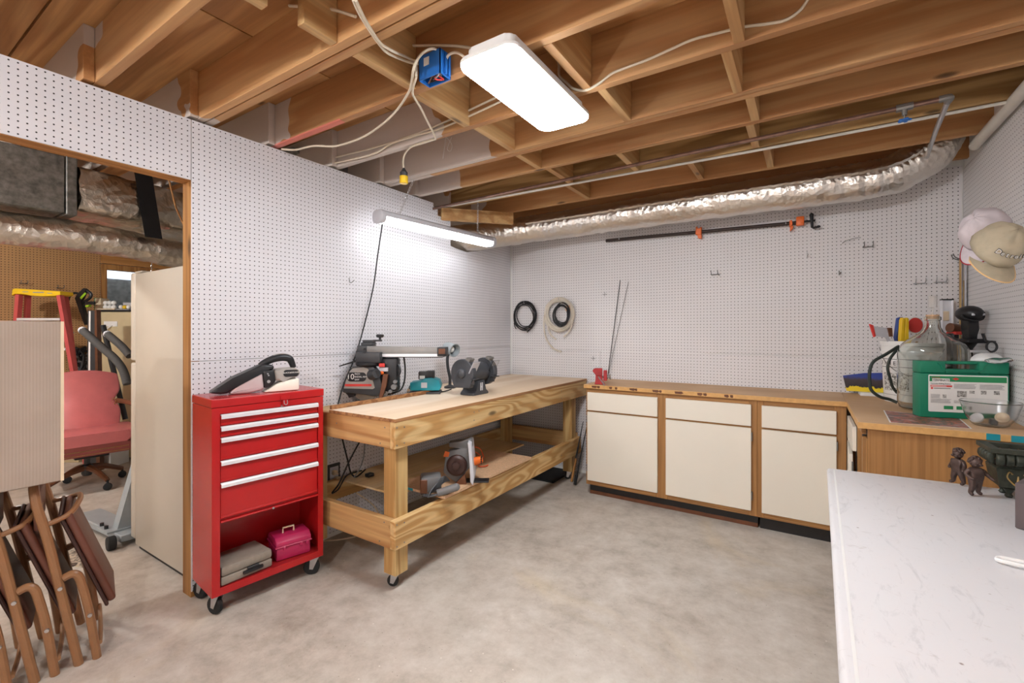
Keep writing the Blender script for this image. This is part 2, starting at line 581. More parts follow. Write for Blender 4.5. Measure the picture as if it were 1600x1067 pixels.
def kraft(q):
    tc = q.n('ShaderNodeTexCoord')
    sp = q.n('ShaderNodeSeparateXYZ')
    q.l(tc.outputs['Object'], sp.inputs[0])
    w = q.math('SINE', q.math('MULTIPLY', q.math('ADD', sp.outputs[0], sp.outputs[1]), 700.0))
    nz = q.noise(q.obj(), 5.0, 4.0)
    c = q.ramp(nz, [(0.3, lin((164, 148, 135))), (0.7, lin((176, 160, 147)))])
    c = q.mix(q.math('MULTIPLY_ADD', w, 0.09, 0.09), c, lin((138, 120, 102)))
    q.bump(w, 0.12, 0.002)
    return q.set(c, 0.7)
m_kraft = kraft(m_kraft)

def clear(name, col=(1, 1, 1, 1), rough=0.02, ior=1.25):
    """clear thin-walled glass or plastic"""
    q = N(name)
    q.set(col, rough)
    q.b.inputs['Transmission Weight'].default_value = 1.0
    q.b.inputs['IOR'].default_value = ior
    return q.m
m_glass = clear('clear_glass', (0.93, 0.95, 0.92, 1), 0.01, 1.45)
m_frost = clear('cloudy_clear_plastic', (0.93, 0.94, 0.95, 1), 0.14, 1.3)
m_tubing = plain('translucent_tubing', (232, 222, 206), 0.3, var=0.05)
m_tubing.node_tree.nodes['Principled BSDF'].inputs['Transmission Weight'].default_value = 0.25

def tabletop():
    q = N('white_table_plastic')
    v = q.obj((1, 1, 1))
    c = lin((220, 219, 221))
    vo = q.noise(q.obj((5.5, 1.6, 1), (0, 0, 0)), 3.2, 6.0, 0.7, 2.2)
    col = q.mix(q.ramp(vo, [(0.56, (0, 0, 0, 1)), (0.68, (0.5, 0.5, 0.5, 1))]), c, lin((186, 186, 188)))
    sc = q.noise(q.obj((9, 22, 1), (3, 1, 0)), 2.0, 5.0, 0.7, 1.2)
    col = q.mix(q.ramp(sc, [(0.62, (0, 0, 0, 1)), (0.72, (0.45, 0.45, 0.45, 1))]), col, lin((170, 160, 152)))
    vd = q.n('ShaderNodeTexVoronoi', i_Scale=9.0)
    q.l(v, vd.inputs['Vector'])
    col = q.mix(q.ramp(vd.outputs['Distance'], [(0, (1, 1, 1, 1)), (0.018, (0.8, 0.8, 0.8, 1)), (0.04, (0, 0, 0, 1))]), col, lin((120, 104, 96)))
    q.bump(q.noise(v, 60, 3), 0.05, 0.002)
    return q.set(col, 0.4)
m_table = tabletop()

def printed(name, cols, scale=30.0, seed=0):
    """busy printed picture: blotches of the given colours"""
    q = N(name)
    nz = q.noise(q.obj(loc=(seed, seed, seed)), scale, 5.0, 0.7, 1.0)
    n = len(cols)
    return q.set(q.ramp(nz, [(0.28 + 0.44 * i / (n - 1), lin(c)) for i, c in enumerate(cols)]), 0.35)

m_led = emit('led_diffuser', (0.93, 0.965, 1.0, 1), PANEL_W)
m_fillbulb2 = emit('fill_bulb_glow_next_room', (1.0, 0.96, 0.91, 1), FILL_BULB_W * 1.2)
m_fillbulb = emit('fill_bulb_glow', (0.98, 0.985, 1.0, 1), FILL_BULB_W)
m_led2 = emit('shop_light_diffuser', (0.96, 0.98, 1.0, 1), SHOP_W)
# ---------------------------------------------------------------- pixel -> point on a known plane
_f, _yaw, _hy = 714.24, R(32.87), 518.3
def at(px, py, X=None, Y=None, Z=None):
    fw = Vector((-math.sin(_yaw), math.cos(_yaw), 0))
    rt = Vector((math.cos(_yaw), math.sin(_yaw), 0))
    d = fw * _f + rt * (px - 800) + Vector((0, 0, _hy - py))
    o = Vector(cam.location)
    i, v = (0, X) if X is not None else ((1, Y) if Y is not None else (2, Z))
    return o + d * ((v - o[i]) / d[i])

# ================================================================ SETTING
WX = 3.4366          # right wall
JZ = 2.42            # underside of joists
JH = 0.235
CZ = JZ + JH         # underside of subfloor
FX = -4.2            # far wall of the next room

struct(B().box(FX - 0.2, WX + 0.2, -7.2, 0.2, -0.15, 0.0).obj('floor', m_floor), 'bare grey concrete slab floor with stains and dust')

# ceiling: subfloor sheets, joists, blocking
ceil = struct(B().box(FX - 0.2, WX + 0.2, -7.2, 0.2, CZ + 0.018, CZ + 0.03).obj('ceiling', m_sub), 'open basement ceiling of joists and plywood subfloor')
x = FX - 0.15
row = 0
while x < WX + 0.15:
    y = -7.15 - (1.2 if row % 2 else 0.0)
    while y < 0.15:
        y0, y1 = max(y, -7.15), min(y + 1.21, 0.15)
        if y1 - y0 > 0.05:
            B().box(x, min(x + 2.43, WX + 0.15), y0, y1, CZ, CZ + 0.017).obj('subfloor_sheet', m_sub, ceil)
        y += 1.2195
    x += 2.4385
    row += 1

def joist(y0, y1, x0=-0.1, x1=WX + 0.15, z0=JZ, mat=None, paint=0.0, pink=0.0):
    o = B().box(x0, x1, y0, y1, z0, CZ, 0.002).obj('joist', mat or m_joist, ceil, ang=0)
    o.color = (paint, pink, 0, 1)
    return o
far = {-3.70: 0, -3.285: 0, -2.487: 0.16, -2.07: 0.85, -1.32: 0.45}
for yf, pt in far.items():
    joist(yf - 0.038, yf, paint=pt, pink=1.0 if yf == -2.487 else 0.0)
    joist(yf - 0.077, yf - 0.039, FX, 0.012, paint=-3 if pt == 0 else 0.5)
for yf in (-2.84, -1.63):
    joist(yf - 0.082, yf - 0.044, paint=0.95 if yf > -2 else -3)
    joist(yf - 0.038, yf, paint=0.5 if yf > -2 else 0.0)
    joist(yf - 0.121, yf - 0.083, FX, 0.012, paint=0.5 if yf > -2 else -3)
joist(-0.968, -0.93, mat=m_joist2)
joist(-1.007, -0.969, FX, 0.012, paint=-3)
joist(-0.548, -0.51)
joist(-0.10, -0.062)
for k in range(8):
    y = -4.11 - 0.406 * k
    joist(y - 0.038, y)
    joist(y - 0.077, y - 0.039, FX, 0.012)

def blocking(x, y0, y1, h=JH):
    B().box(x, x + 0.038, y0 + 0.001, y1 - 0.001, CZ - h, CZ, 0.0015).obj('blocking', m_block, ceil, ang=0)
for a in [(1.087, -3.06, -2.923), (1.06, -3.285, -3.17), (1.10, -2.84, -2.526), (1.075, -2.487, -2.109), (1.105, -2.07, -1.713), (1.09, -1.63, -1.359), (1.135, -1.32, -0.969), (1.085, -0.93, -0.549),
          (1.76, -2.487, -2.109), (1.81, -2.07, -1.713), (1.62, -1.32, -0.969), (1.95, -0.93, -0.549),
          (2.37, -2.487, -2.109), (2.32, -2.07, -1.713), (2.36, -1.63, -1.359), (2.33, -1.32, -0.969), (2.38, -0.93, -0.549)]:
    blocking(*a)

# left wall: solid core with the notch the duct and pipe go through, pegboard sheets on it
wl = B().prism([(-2.912, 0), (0.1, 0), (0.1, 2.40), (-0.48, 2.40), (-0.55, 2.06), (-0.73, 2.04), (-0.961, 2.07), (-0.961, 2.30), (-1.125, 2.30), (-1.125, 2.36), (-1.179, 2.36), (-1.179, 2.404), (-2.912, 2.404)],
               -0.10, -0.007, 'YZ').obj('wall_left', m_white, ang=0)
struct(wl, 'white pegboard partition wall with an opening into the next room')
G = 0.0018
def panel(poly, plane, a, b, mat, par):
    return B().prism(poly, a, b, plane).obj('pegboard_panel', mat, par, ang=0)
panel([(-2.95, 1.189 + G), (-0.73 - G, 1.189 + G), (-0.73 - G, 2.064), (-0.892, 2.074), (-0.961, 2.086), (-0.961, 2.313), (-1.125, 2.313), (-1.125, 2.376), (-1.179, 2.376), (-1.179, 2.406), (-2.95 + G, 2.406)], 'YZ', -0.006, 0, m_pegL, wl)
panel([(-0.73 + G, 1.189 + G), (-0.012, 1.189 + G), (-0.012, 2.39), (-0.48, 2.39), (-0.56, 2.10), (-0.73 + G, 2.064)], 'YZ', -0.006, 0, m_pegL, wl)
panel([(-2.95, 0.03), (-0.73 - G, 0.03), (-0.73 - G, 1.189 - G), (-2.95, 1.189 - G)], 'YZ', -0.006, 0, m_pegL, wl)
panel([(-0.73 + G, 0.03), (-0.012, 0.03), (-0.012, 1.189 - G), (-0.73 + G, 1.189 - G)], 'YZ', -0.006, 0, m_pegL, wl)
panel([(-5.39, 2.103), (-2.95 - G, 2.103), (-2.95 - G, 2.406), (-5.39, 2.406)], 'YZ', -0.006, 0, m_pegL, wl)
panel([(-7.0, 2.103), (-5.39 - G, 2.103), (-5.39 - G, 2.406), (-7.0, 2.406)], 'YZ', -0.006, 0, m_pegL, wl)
# wooden jamb and header of the opening, top plate
struct(B().box(-0.095, -0.0062, -2.95, -2.9121, 0, 2.10).obj('trim_1', m_trim, ang=0), 'bare pine jamb at the edge of the wall opening')
struct(B().box(-0.095, -0.0062, -7.0, -2.9125, 2.10, 2.404).obj('trim_2', m_trimY, ang=0), 'bare pine header over the wall opening')

# back wall
wb = struct(B().box(FX, WX + 0.2, 0.0065, 0.12, 0, CZ).obj('wall_back', m_white, ang=0), 'white pegboard wall behind the base cabinets')
def rect(a, b, c, d):
    return [(a, c), (b, c), (b, d), (a, d)]
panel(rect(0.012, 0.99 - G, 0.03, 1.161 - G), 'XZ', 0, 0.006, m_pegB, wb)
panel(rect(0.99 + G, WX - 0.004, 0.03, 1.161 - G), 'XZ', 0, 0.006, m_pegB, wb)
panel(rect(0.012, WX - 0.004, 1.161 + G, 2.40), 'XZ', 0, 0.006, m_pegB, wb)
# right wall
wr = struct(B().box(WX + 0.0065, WX + 0.12, -7.0, 0.12, 0, CZ).obj('wall_right', m_white, ang=0), 'white pegboard wall on the right with caps hung on it')
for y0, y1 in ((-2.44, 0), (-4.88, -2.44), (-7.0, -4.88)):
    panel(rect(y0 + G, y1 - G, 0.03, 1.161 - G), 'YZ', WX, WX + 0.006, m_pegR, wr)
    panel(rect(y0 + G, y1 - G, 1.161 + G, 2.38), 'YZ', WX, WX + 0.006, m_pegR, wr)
# wall behind the camera
struct(B().box(FX - 0.1, WX + 0.12, -7.15, -7.0, 0, CZ).obj('wall_front', m_white, ang=0), 'plain white wall at the near end of the basement')
# far wall of the next room with a window
wf = struct(B().box(FX - 0.12, FX - 0.007, -7.0, -2.16, 0, CZ).box(FX - 0.12, FX - 0.007, -1.14, 0.1, 0, CZ)
            .box(FX - 0.12, FX - 0.007, -2.16, -1.14, 0, 1.33).box(FX - 0.12, FX - 0.007, -2.16, -1.14, 2.12, CZ).obj('wall_far', m_white, ang=0), 'brown pegboard wall at the far side of the next room')
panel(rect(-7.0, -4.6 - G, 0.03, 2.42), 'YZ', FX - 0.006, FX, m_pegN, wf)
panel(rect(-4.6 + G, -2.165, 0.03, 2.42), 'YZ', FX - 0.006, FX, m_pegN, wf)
B().box(FX - 0.006, FX + 0.03, -2.162, 0.0, 2.125, 2.40).obj('header_board', m_trimY, wf, ang=0)
win = B().box(FX - 0.10, FX + 0.012, -2.16, -2.11, 1.33, 2.12).box(FX - 0.10, FX + 0.012, -1.19, -1.14, 1.33, 2.12).box(FX - 0.10, FX + 0.012, -2.11, -1.19, 2.06, 2.12).box(FX - 0.10, FX + 0.012, -2.11, -1.19, 1.33, 1.38).obj('window_1', m_trim, ang=0)
struct(win, 'small wood-framed basement window in the brown pegboard wall')
B().box(FX - 0.055, FX - 0.05, -2.11, -1.19, 1.38, 2.06).obj('pane', m_frost, win, ang=0)
struct(B().box(FX - 0.5, FX - 0.48, -2.6, -0.7, 0.9, 2.0).rough(0.02, 3).obj('trim_3', m_galv, ang=0), 'grey metal window well outside the basement window')

# ================================================================ CEILING FIXTURES
def rrect(hx, hy, r, n=5):
    out = []
    for cx_, cy_, a0 in ((hx - r, hy - r, 0), (-hx + r, hy - r, 90), (-hx + r, -hy + r, 180), (hx - r, -hy + r, 270)):
        for k in range(n + 1):
            a = R(a0 + 90 * k / n)
            out.append((cx_ + r * math.cos(a), cy_ + r * math.sin(a)))
    return out

def led_fixture(loc, label, rot=0):
    t = thing('ceiling_light', label, 'light', loc, rot)
    B().prism(rrect(0.105, 0.32, 0.03), 0.012, 0.058, bev=0.004).obj('housing', m_white, t)
    B().prism(rrect(0.133, 0.349, 0.05), -0.004, 0.012, bev=0.003).obj('rim', m_white, t)
    B().prism(rrect(0.130, 0.346, 0.048), -0.013, -0.0042, bev=0.004, seg=2).obj('diffuser', m_led, t)
    return t
led_fixture((1.607, -2.312, 2.362), 'lit flat LED ceiling light with rounded corners under the joists')
def add_fill_bulb(loc, label, mt=None):  # unseen bulbs, added to brighten the ceiling and the next room
    t = thing('added_fill_bulb', label, 'light', loc)
    B().lathe([(0.055, 0.0), (0.058, -0.012), (0.03, -0.03), (0.024, -0.055)], 20).obj('fill_lampholder', m_white, t)
    B().lathe([(0.0, -0.155), (0.022, -0.151), (0.042, -0.135), (0.048, -0.115), (0.042, -0.09), (0.026, -0.068), (0.018, -0.056)], 20).obj('bulb', mt or m_fillbulb, t)
add_fill_bulb((1.9, -4.75, JZ), 'added unseen fill bulb on a joist just behind the camera')
add_fill_bulb((0.9, -6.2, JZ), 'added unseen fill bulb on a joist far behind the camera')
add_fill_bulb((-0.62, -4.95, JZ), 'added unseen fill bulb on a joist beside the grey trunk duct')
add_fill_bulb((-2.35, -4.1, JZ), 'added unseen fill bulb on a joist in the next room', m_fillbulb2)

# hanging shop light
sl = thing('shop_light', 'lit four-foot LED shop light hung on chains by the left wall', 'light', (0.26, -1.366, 2.10), -5.8)
L2 = 0.575
B().prism([(-0.055, 0.006), (-0.05, 0.036), (-0.03, 0.05), (0.03, 0.05), (0.05, 0.036), (0.055, 0.006)], -L2 + 0.02, L2 - 0.02, 'XZ', bev=0.003).obj('housing', m_lgrey, sl)
B().prism([(-0.052, 0.004), (0.052, 0.004), (0.05, -0.018), (0.036, -0.032), (-0.036, -0.032), (-0.05, -0.018)], -L2 + 0.03, L2 - 0.03, 'XZ', bev=0.004).obj('diffuser', m_led2, sl)
for s in (-1, 1):
    B().prism([(-0.058, 0.006), (-0.053, 0.038), (-0.03, 0.053), (0.03, 0.053), (0.053, 0.038), (0.058, 0.006), (0.052, -0.02), (0.036, -0.035), (-0.036, -0.035), (-0.052, -0.02)],
              s * (L2 - 0.035), s * (L2 + 0.005), 'XZ', bev=0.008, seg=2).obj('end_cap', m_lgrey, sl)
    # chain: alternating links up to a hook in the joist
    b = B()
    p0, p1 = Vector((0, s * 0.40, 0.05)), Vector((0.02, s * 0.40 + (0.12 if s < 0 else -0.02), 0.34))
    nl = 14
    for k in range(nl):
        c = p0.lerp(p1, (k + 0.5) / nl)
        pts = []
        for a in range(8):
            an = 2 * math.pi * a / 8
            w, hgt = 0.006 * math.cos(an), 0.0145 * math.sin(an)
            pts.append(c + (Vector((w, 0, hgt)) if k % 2 else Vector((0, w, hgt))))
        b.tube(pts, 0.0019, 4, closed=True)
    b.obj('chain', m_steel, sl)
cord = spl([at(598, 346, X=0.2), at(590, 400, X=0.12), at(583, 450, X=0.06), at(570, 505, X=0.05), at(558, 548, X=0.08), at(549, 572, X=0.12), at(537, 600, X=0.17), at(527, 636, X=0.2)], 6)
B().tube(cord, 0.0045, 6).obj('power_cord', m_blackr, sl, True)

# blue outlet box with cables
jb = thing('junction_box', 'blue plastic electrical box with open wires nailed to a joist', 'electrical box', tuple(at(681, 107, Y=-2.56)))
B().box(-0.065, 0.055, -0.035, 0.032, 0.048, 0.052).box(-0.065, -0.061, -0.035, 0.032, -0.05, 0.05).box(0.051, 0.055, -0.035, 0.032, -0.05, 0.05).box(-0.065, 0.055, -0.035, -0.031, -0.05, 0.05).box(-0.065, 0.055, 0.028, 0.032, -0.05, 0.05).obj('box_shell', m_blue, jb, ang=0)
B().box(-0.035, -0.005, -0.0365, -0.0355, 0.002, 0.036).obj('label', m_paper, jb, ang=0)
B().box(0.056, 0.066, -0.012, 0.0, -0.045, 0.045, 0.002).box(0.056, 0.066, 0.008, 0.02, -0.045, 0.045, 0.002).obj('nail_bracket', m_blue, jb, ang=0)
rnd = random.Random(3)
for mcol, k in ((m_txt, 2), (m_white, 2), (m_inkred, 1), (m_copper, 2)):
    b = B()
    for _ in range(k):
        pts = [Vector((rnd.uniform(-0.05, 0.04), rnd.uniform(-0.02, 0.02), rnd.uniform(-0.05, 0.0))) for _ in range(5)]
        b.tube(spl(pts, 4), 0.0035, 5)
    b.obj('wire', mcol, jb)

def cable(name, pts, label, r=0.0055, mat=None, cat='cable'):
    return tag(B().tube(spl(pts, 7), r, 6).obj(name, mat or m_cable), label, cat)
cable('electrical_cable', [at(552, 0, Z=2.405), at(562, 22, Z=2.403), at(578, 48, Z=2.40), at(592, 68, Z=2.402), at(606, 83, Z=2.41), at(630, 94, Y=-2.62), at(647, 99, Y=-2.58), at(664, 99, Y=-2.56)], 'white cable running from the double joist into the blue box')
cable('electrical_cable', [at(556, 0, Z=2.404), at(568, 26, Z=2.402), at(582, 50, Z=2.40), at(595, 68, Z=2.402), at(614, 80, Z=2.41), at(632, 88, Y=-2.62), at(648, 95, Y=-2.57), at(664, 95, Y=-2.555)], 'second white cable beside the first, entering the blue box')
cable('electrical_cable', [at(452, 9, Y=-2.95), at(485, 11, Y=-2.95), at(520, 15, Y=-2.95), at(556, 26, Y=-2.94)], 'short white cable strung above the double joist at the top')
cable('electrical_cable', [at(612, 66, Y=-2.545), at(640, 71, Y=-2.545), at(680, 71, Y=-2.545), at(715, 72, Y=-2.545), at(762, 79, Y=-2.545)], 'white cable stapled above the blue box towards the ceiling light')
cable('electrical_cable', [at(687, 92, Y=-2.56), at(684, 80, Y=-2.58), at(674, 76, Y=-2.62), at(658, 85, Y=-2.65), at(647, 105, Z=2.40), at(643, 130, Z=2.398), at(638, 145, Z=2.398), at(620, 172, Z=2.398), at(596, 195, Z=2.398), at(565, 215, Z=2.395), at(525, 228, Z=2.39), at(490, 228, Z=2.395), at(462, 234, Z=2.40), at(440, 233, Z=2.405)], 'white cable looping out of the blue box and drooping to the left wall')
cable('electrical_cable', [at(650, 98, Y=-2.60), at(650, 120, Z=2.40), at(645, 138, Z=2.40), at(646, 150, Z=2.402), at(657, 168, Z=2.40), at(668, 190, Z=2.403), at(680, 214, Z=2.405), at(676, 218, Z=2.408), at(660, 223, Z=2.408), at(643, 229, Z=2.405), at(633, 240, Y=-2.06), at(630, 252, Y=-2.06), at(631, 266, Y=-2.06)], 'white cable stapled under two joists and ending at the yellow plug')
cable('electrical_cable', [at(497, 254, Y=-2.12), at(520, 247, Y=-2.12), at(580, 232, Y=-2.12), at(640, 213, Y=-2.118), at(690, 193, Y=-2.118), at(740, 169, Y=-2.118), at(800, 140, Y=-2.118)], 'upper of two white cables along the painted joist')
cable('electrical_cable', [at(512, 257, Y=-2.125), at(545, 250, Y=-2.125), at(585, 240, Y=-2.125), at(612, 224, Y=-2.125), at(650, 212, Y=-2.12), at(690, 200, Y=-2.118), at(745, 176, Y=-2.118), at(800, 150, Y=-2.118)], 'lower of two white cables along the painted joist')
cable('electrical_cable', [at(696, 96, Y=-2.555), at(701, 86, Y=-2.57), at(712, 82, Y=-2.59), at(724, 88, Y=-2.60), at(740, 104, Y=-2.58)], 'short white cable arching from the blue box to the ceiling light')
cable('electrical_cable', [at(866, 86, Y=-2.115), at(873, 100, Y=-2.125), at(874, 118, Y=-2.14), at(886, 130, Y=-2.13), at(897, 139, Y=-2.12), at(915, 141, Y=-2.116), at(935, 131, Y=-2.116), at(956, 115, Y=-2.116), at(975, 107, Y=-2.116), at(1010, 94, Y=-2.116), at(1050, 76, Y=-2.116), at(1082, 62, Y=-2.116), at(1120, 52, Y=-2.116), at(1162, 42, Y=-2.116), at(1200, 37, Y=-2.116), at(1228, 31, Y=-2.116), at(1250, 16, Y=-2.116), at(1264, -4, Y=-2.116)], 'long white cable climbing along the joist right of the ceiling light')
# hanging plug
hp = thing('hanging_plug', 'yellow and grey cord connector dangling from a joist', 'plug', tuple(at(631, 284, Y=-2.06)))
B().lathe([(0.02, -0.012), (0.025, -0.008), (0.025, 0.032), (0.021, 0.034)], 14).obj('plug_body', m_yellow, hp)
B().lathe([(0.022, 0.034), (0.023, 0.055), (0.016, 0.064), (0.008, 0.078), (0.006, 0.082)], 14).obj('plug_cap', m_dgrey, hp)
# loose string loop on the joist
cable('string_loop', [at(692, 248, Y=-1.72), at(695, 228, Y=-1.72), at(697, 215, Y=-1.72), at(706, 226, Y=-1.72), at(704, 236, Y=-1.72), at(699, 232, Y=-1.72), at(706, 214, Y=-1.72)], 'thin white string loop hanging off a painted joist', 0.0018, m_white, 'string')

# ================================================================ PIPES AND DUCTS
wp = thing('water_pipe', 'tarnished water pipe with a blue valve under the joists', 'pipe', (1.6, -1.24, 2.36))
B().tube([(-0.3, -1.16, 2.352), (0.1, -1.185, 2.36), (1.6, -1.24, 2.362), (2.96, -1.285, 2.362)], 0.011, 10).obj('pipe_run', m_copper, wp, True)
B().tube([(3.0, -1.287, 2.362), (3.11, -1.292, 2.362)], 0.011, 10).obj('pipe_run', m_copper, wp, True)
B().tube([(3.125, -1.28, 2.362), (3.15, -0.9, 2.36), (3.19, -0.44, 2.362)], 0.011, 10).obj('pipe_branch', m_steel, wp, True)
B().tube(spl([(3.09, -1.292, 2.362), (3.125, -1.292, 2.362), (3.127, -1.25, 2.362)], 5), 0.015, 10).obj('elbow', m_dsteel, wp, True)
B().cyl((2.945, -1.284, 2.362), (3.005, -1.287, 2.362), 0.017, n=10).cyl((2.975, -1.285, 2.362), (2.975, -1.285, 2.325), 0.014, 0.009, n=10).cyl((2.975, -1.285, 2.33), (2.975, -1.285, 2.305), 0.004, n=6).obj('valve_body', m_dsteel, wp, True)
b = B()
for k in range(5):
    a = 2 * math.pi * k / 5
    b.ball((2.975 + 0.018 * math.cos(a), -1.285 + 0.018 * math.sin(a), 2.303), 0.009, 0.009, 0.005, 8, 4)
b.cyl((2.975, -1.285, 2.30), (2.975, -1.285, 2.307), 0.016, n=10)
b.obj('valve_handle', m_blue, wp, True)
tag(B().tube([(-0.2, -1.05, 2.405), (0.05, -1.03, 2.407), (2.4, -0.952, 2.41), (3.42, -0.965, 2.408)], 0.008, 8).obj('thin_pipe', m_pvc), 'thin pale pipe clipped under the treated joist', 'pipe')
tag(B().tube([(WX - 0.03, -3.0, 2.41), (WX - 0.03, -0.44, 2.405), (WX - 0.03, -0.38, 2.40)], 0.027, 12).obj('grey_conduit', m_pvc), 'pale grey plastic conduit along the top of the right wall', 'pipe')
# plank under the duct near the left wall
tag(B(Tr(0.2, -0.86, 2.335) @ Rz(-42)).box(-0.02, 0.02, -0.30, 0.33, -0.05, 0.05, 0.002).obj('brace_board', m_block, ang=0), 'short pine board angled above the duct at the left wall', 'board')

def wrinkled_duct(name, path, r, mat, label, amp=0.008, n=40, seed=0.0, seam=True):
    t = thing(name, label, 'duct', tuple(path[len(path) // 2]))
    pts = spl(path, 16)
    b = B()
    b.tube(pts, [r * (1 + 0.012 * math.sin(i * 1.9) + 0.01 * noise.noise(Vector((i * 0.7, seed, 0)))) for i in range(len(pts))], n)
    for v in b.bm.verts:
        q = v.co * 9.0 + Vector((seed, 0, 0))
        v.co += Vector(noise.noise_vector(Vector((v.co.x * 14, v.co.y * 14, v.co.z * 6)) + Vector((seed, 0, 0)))) * amp + Vector(noise.noise_vector(q * 4.0)) * amp * 0.35
    b.obj('duct_body', mat, t, True, ang=180)
    return t, pts
t, pts = wrinkled_duct('flexible_duct', [(-0.7, -1.1, 2.2), (-0.35, -0.85, 2.2), (0.0, -0.70, 2.2), (0.25, -0.45, 2.26), (0.5, -0.33, 2.295), (0.9, -0.30, 2.305), (1.4, -0.30, 2.31), (1.9, -0.30, 2.31), (2.4, -0.30, 2.31), (2.85, -0.30, 2.31), (3.04, -0.305, 2.325), (3.18, -0.31, 2.39), (3.26, -0.31, 2.49), (3.285, -0.31, 2.62)], 0.12, m_foil,
                       'shiny foil flexible duct running along the top of the back wall')
# crimped foil seam ridge along the front of the duct
b = B()
sp_ = [p + Vector((0, -0.119, 0.018)) for p in pts if 0.45 < p.x < 3.18]
def seamfn(u, v):
    i = min(int(u * (len(sp_) - 1)), len(sp_) - 2)
    p = sp_[i].lerp(sp_[i + 1], u * (len(sp_) - 1) - i)
    w = noise.noise(Vector((p.x * 30, 3.1, 0)))
    return p + Vector((0, -0.012 * v * (1 + 0.6 * w) - 0.002, 0.012 * (v - 0.3) + 0.006 * w))
b.grid(seamfn, 320, 3)
b.obj('foil_seam', m_foil, t, True, ang=180)
# next room: galvanized trunk, foil-wrapped plenum, flexible duct, strap
tr = thing('metal_duct', 'grey galvanized trunk duct hung in the next room', 'duct', (-1.45, -4.5, 2.23))
B().box(-1.75, -1.2, -6.6, -3.145, 2.066, 2.41, 0.004).obj('trunk_body', m_galv, tr, True)
B().box(-1.76, -1.19, -3.14, -3.09, 2.056, 2.415, 0.004).obj('end_collar', m_galv, tr, True)
pl = thing('foil_plenum', 'crumpled foil-insulated duct section joined to the grey trunk', 'duct', (-1.45, -2.6, 2.2))
b = B()
def plen(u, v):
    a = 2 * math.pi * u
    rx, rz = 0.30, 0.145
    c, s_ = math.cos(a), math.sin(a)
    k = 1.0 / max(abs(c) ** 6 + abs(s_) ** 6, 1e-6) ** (1 / 6)
    y = -3.08 + 1.7 * v
    tap = 1.0 - 0.10 * v
    return Vector((-1.475 + rx * c * k * tap, y, 2.235 - 0.05 * v + rz * s_ * k * tap))
b.grid(plen, 56, 60)
for v in b.bm.verts:
    v.co += Vector(noise.noise_vector(v.co * 7)) * 0.022 + Vector(noise.noise_vector(v.co * 22)) * 0.008
b.obj('foil_wrap', m_foil2, pl, True, ang=180)
wrinkled_duct('flexible_duct', [(-1.35, -6.0, 1.93), (-1.35, -4.6, 1.93), (-1.34, -3.5, 1.945), (-1.30, -2.95, 1.945), (-1.28, -2.5, 1.90), (-1.3, -1.8, 1.84)], 0.095, m_foil2, 'foil flexible duct slung beneath the grey trunk in the next room', 0.009, 32, 5.0)
st = B().grid(lambda u, v: Vector((-1.155 + 0.004 * v, -2.82 + 0.10 * u + 0.06 * v, 2.42 - 0.44 * v)), 2, 10)
tag(st.obj('hanging_strap', m_black), 'wide black strap holding up the foil ducts', 'strap')
tag(B().tube([at(245, 245, X=-1.0) * 1.0 + Vector((0, 0, CZ - 0.001 - at(245, 245, X=-1.0).z)), at(275, 325, X=-1.0), at(292, 362, X=-1.0)], 0.006, 6).obj('wooden_stick', m_trimY), 'thin pale stick hanging beside the black strap', 'stick')
b = B()
for k in range(9):
    c = at(237, 396 + k * 4.0, X=-2.2)
    b.tube([c + (Vector((0, 0.006 * math.cos(a), 0.011 * math.sin(a))) if k % 2 else Vector((0.006 * math.cos(a), 0, 0.011 * math.sin(a)))) for a in [i * math.pi / 4 for i in range(8)]], 0.0015, 4, closed=True)
tag(b.obj('ceiling_chain', m_steel), 'short hanging metal chain behind the refrigerator top', 'chain')
tag(B().box(-0.9, -0.35, -1.9, -1.55, 2.43, 2.6).prism([(-1.9, 2.43), (-1.9, 2.6), (-2.2, 2.6)], -0.9, -0.35, 'YZ').obj('duct_boot', m_galv, ang=0), 'dark metal duct boot above the left wall', 'duct')
# ================================================================ FURNITURE
def caster(par, x, y, ztop, r=0.036, world=False, turn=0.0):
    M = Tr(x, y, 0) @ Rz(turn)
    if world:
        M = pm(par).inverted() @ M
    fork = B(M).box(-0.024, 0.024, -0.03, 0.03, ztop - 0.005, ztop)
    for s in (-1, 1):
        fork.prism([(-0.022, ztop - 0.005), (0.022, ztop - 0.005), (-0.012 + 0.004, r - 0.012), (-0.026, r - 0.008)], s * 0.0145, s * 0.0165, 'XZ')
    c = fork.cyl((-0.016, -0.018, r), (-0.016, 0.018, r), 0.006, n=8).obj('caster', m_steel, par)
    B(M).lathe([(0.008, -0.012), (r * 0.7, -0.011), (r * 0.8, -0.012), (r - 0.004, -0.012), (r, -0.007), (r, 0.007), (r - 0.004, 0.012), (r * 0.8, 0.012), (r * 0.7, 0.011), (0.008, 0.012)], 20, at=(-0.016, 0, r), axis=(0, 1, 0)).obj('wheel', m_blackr, c)

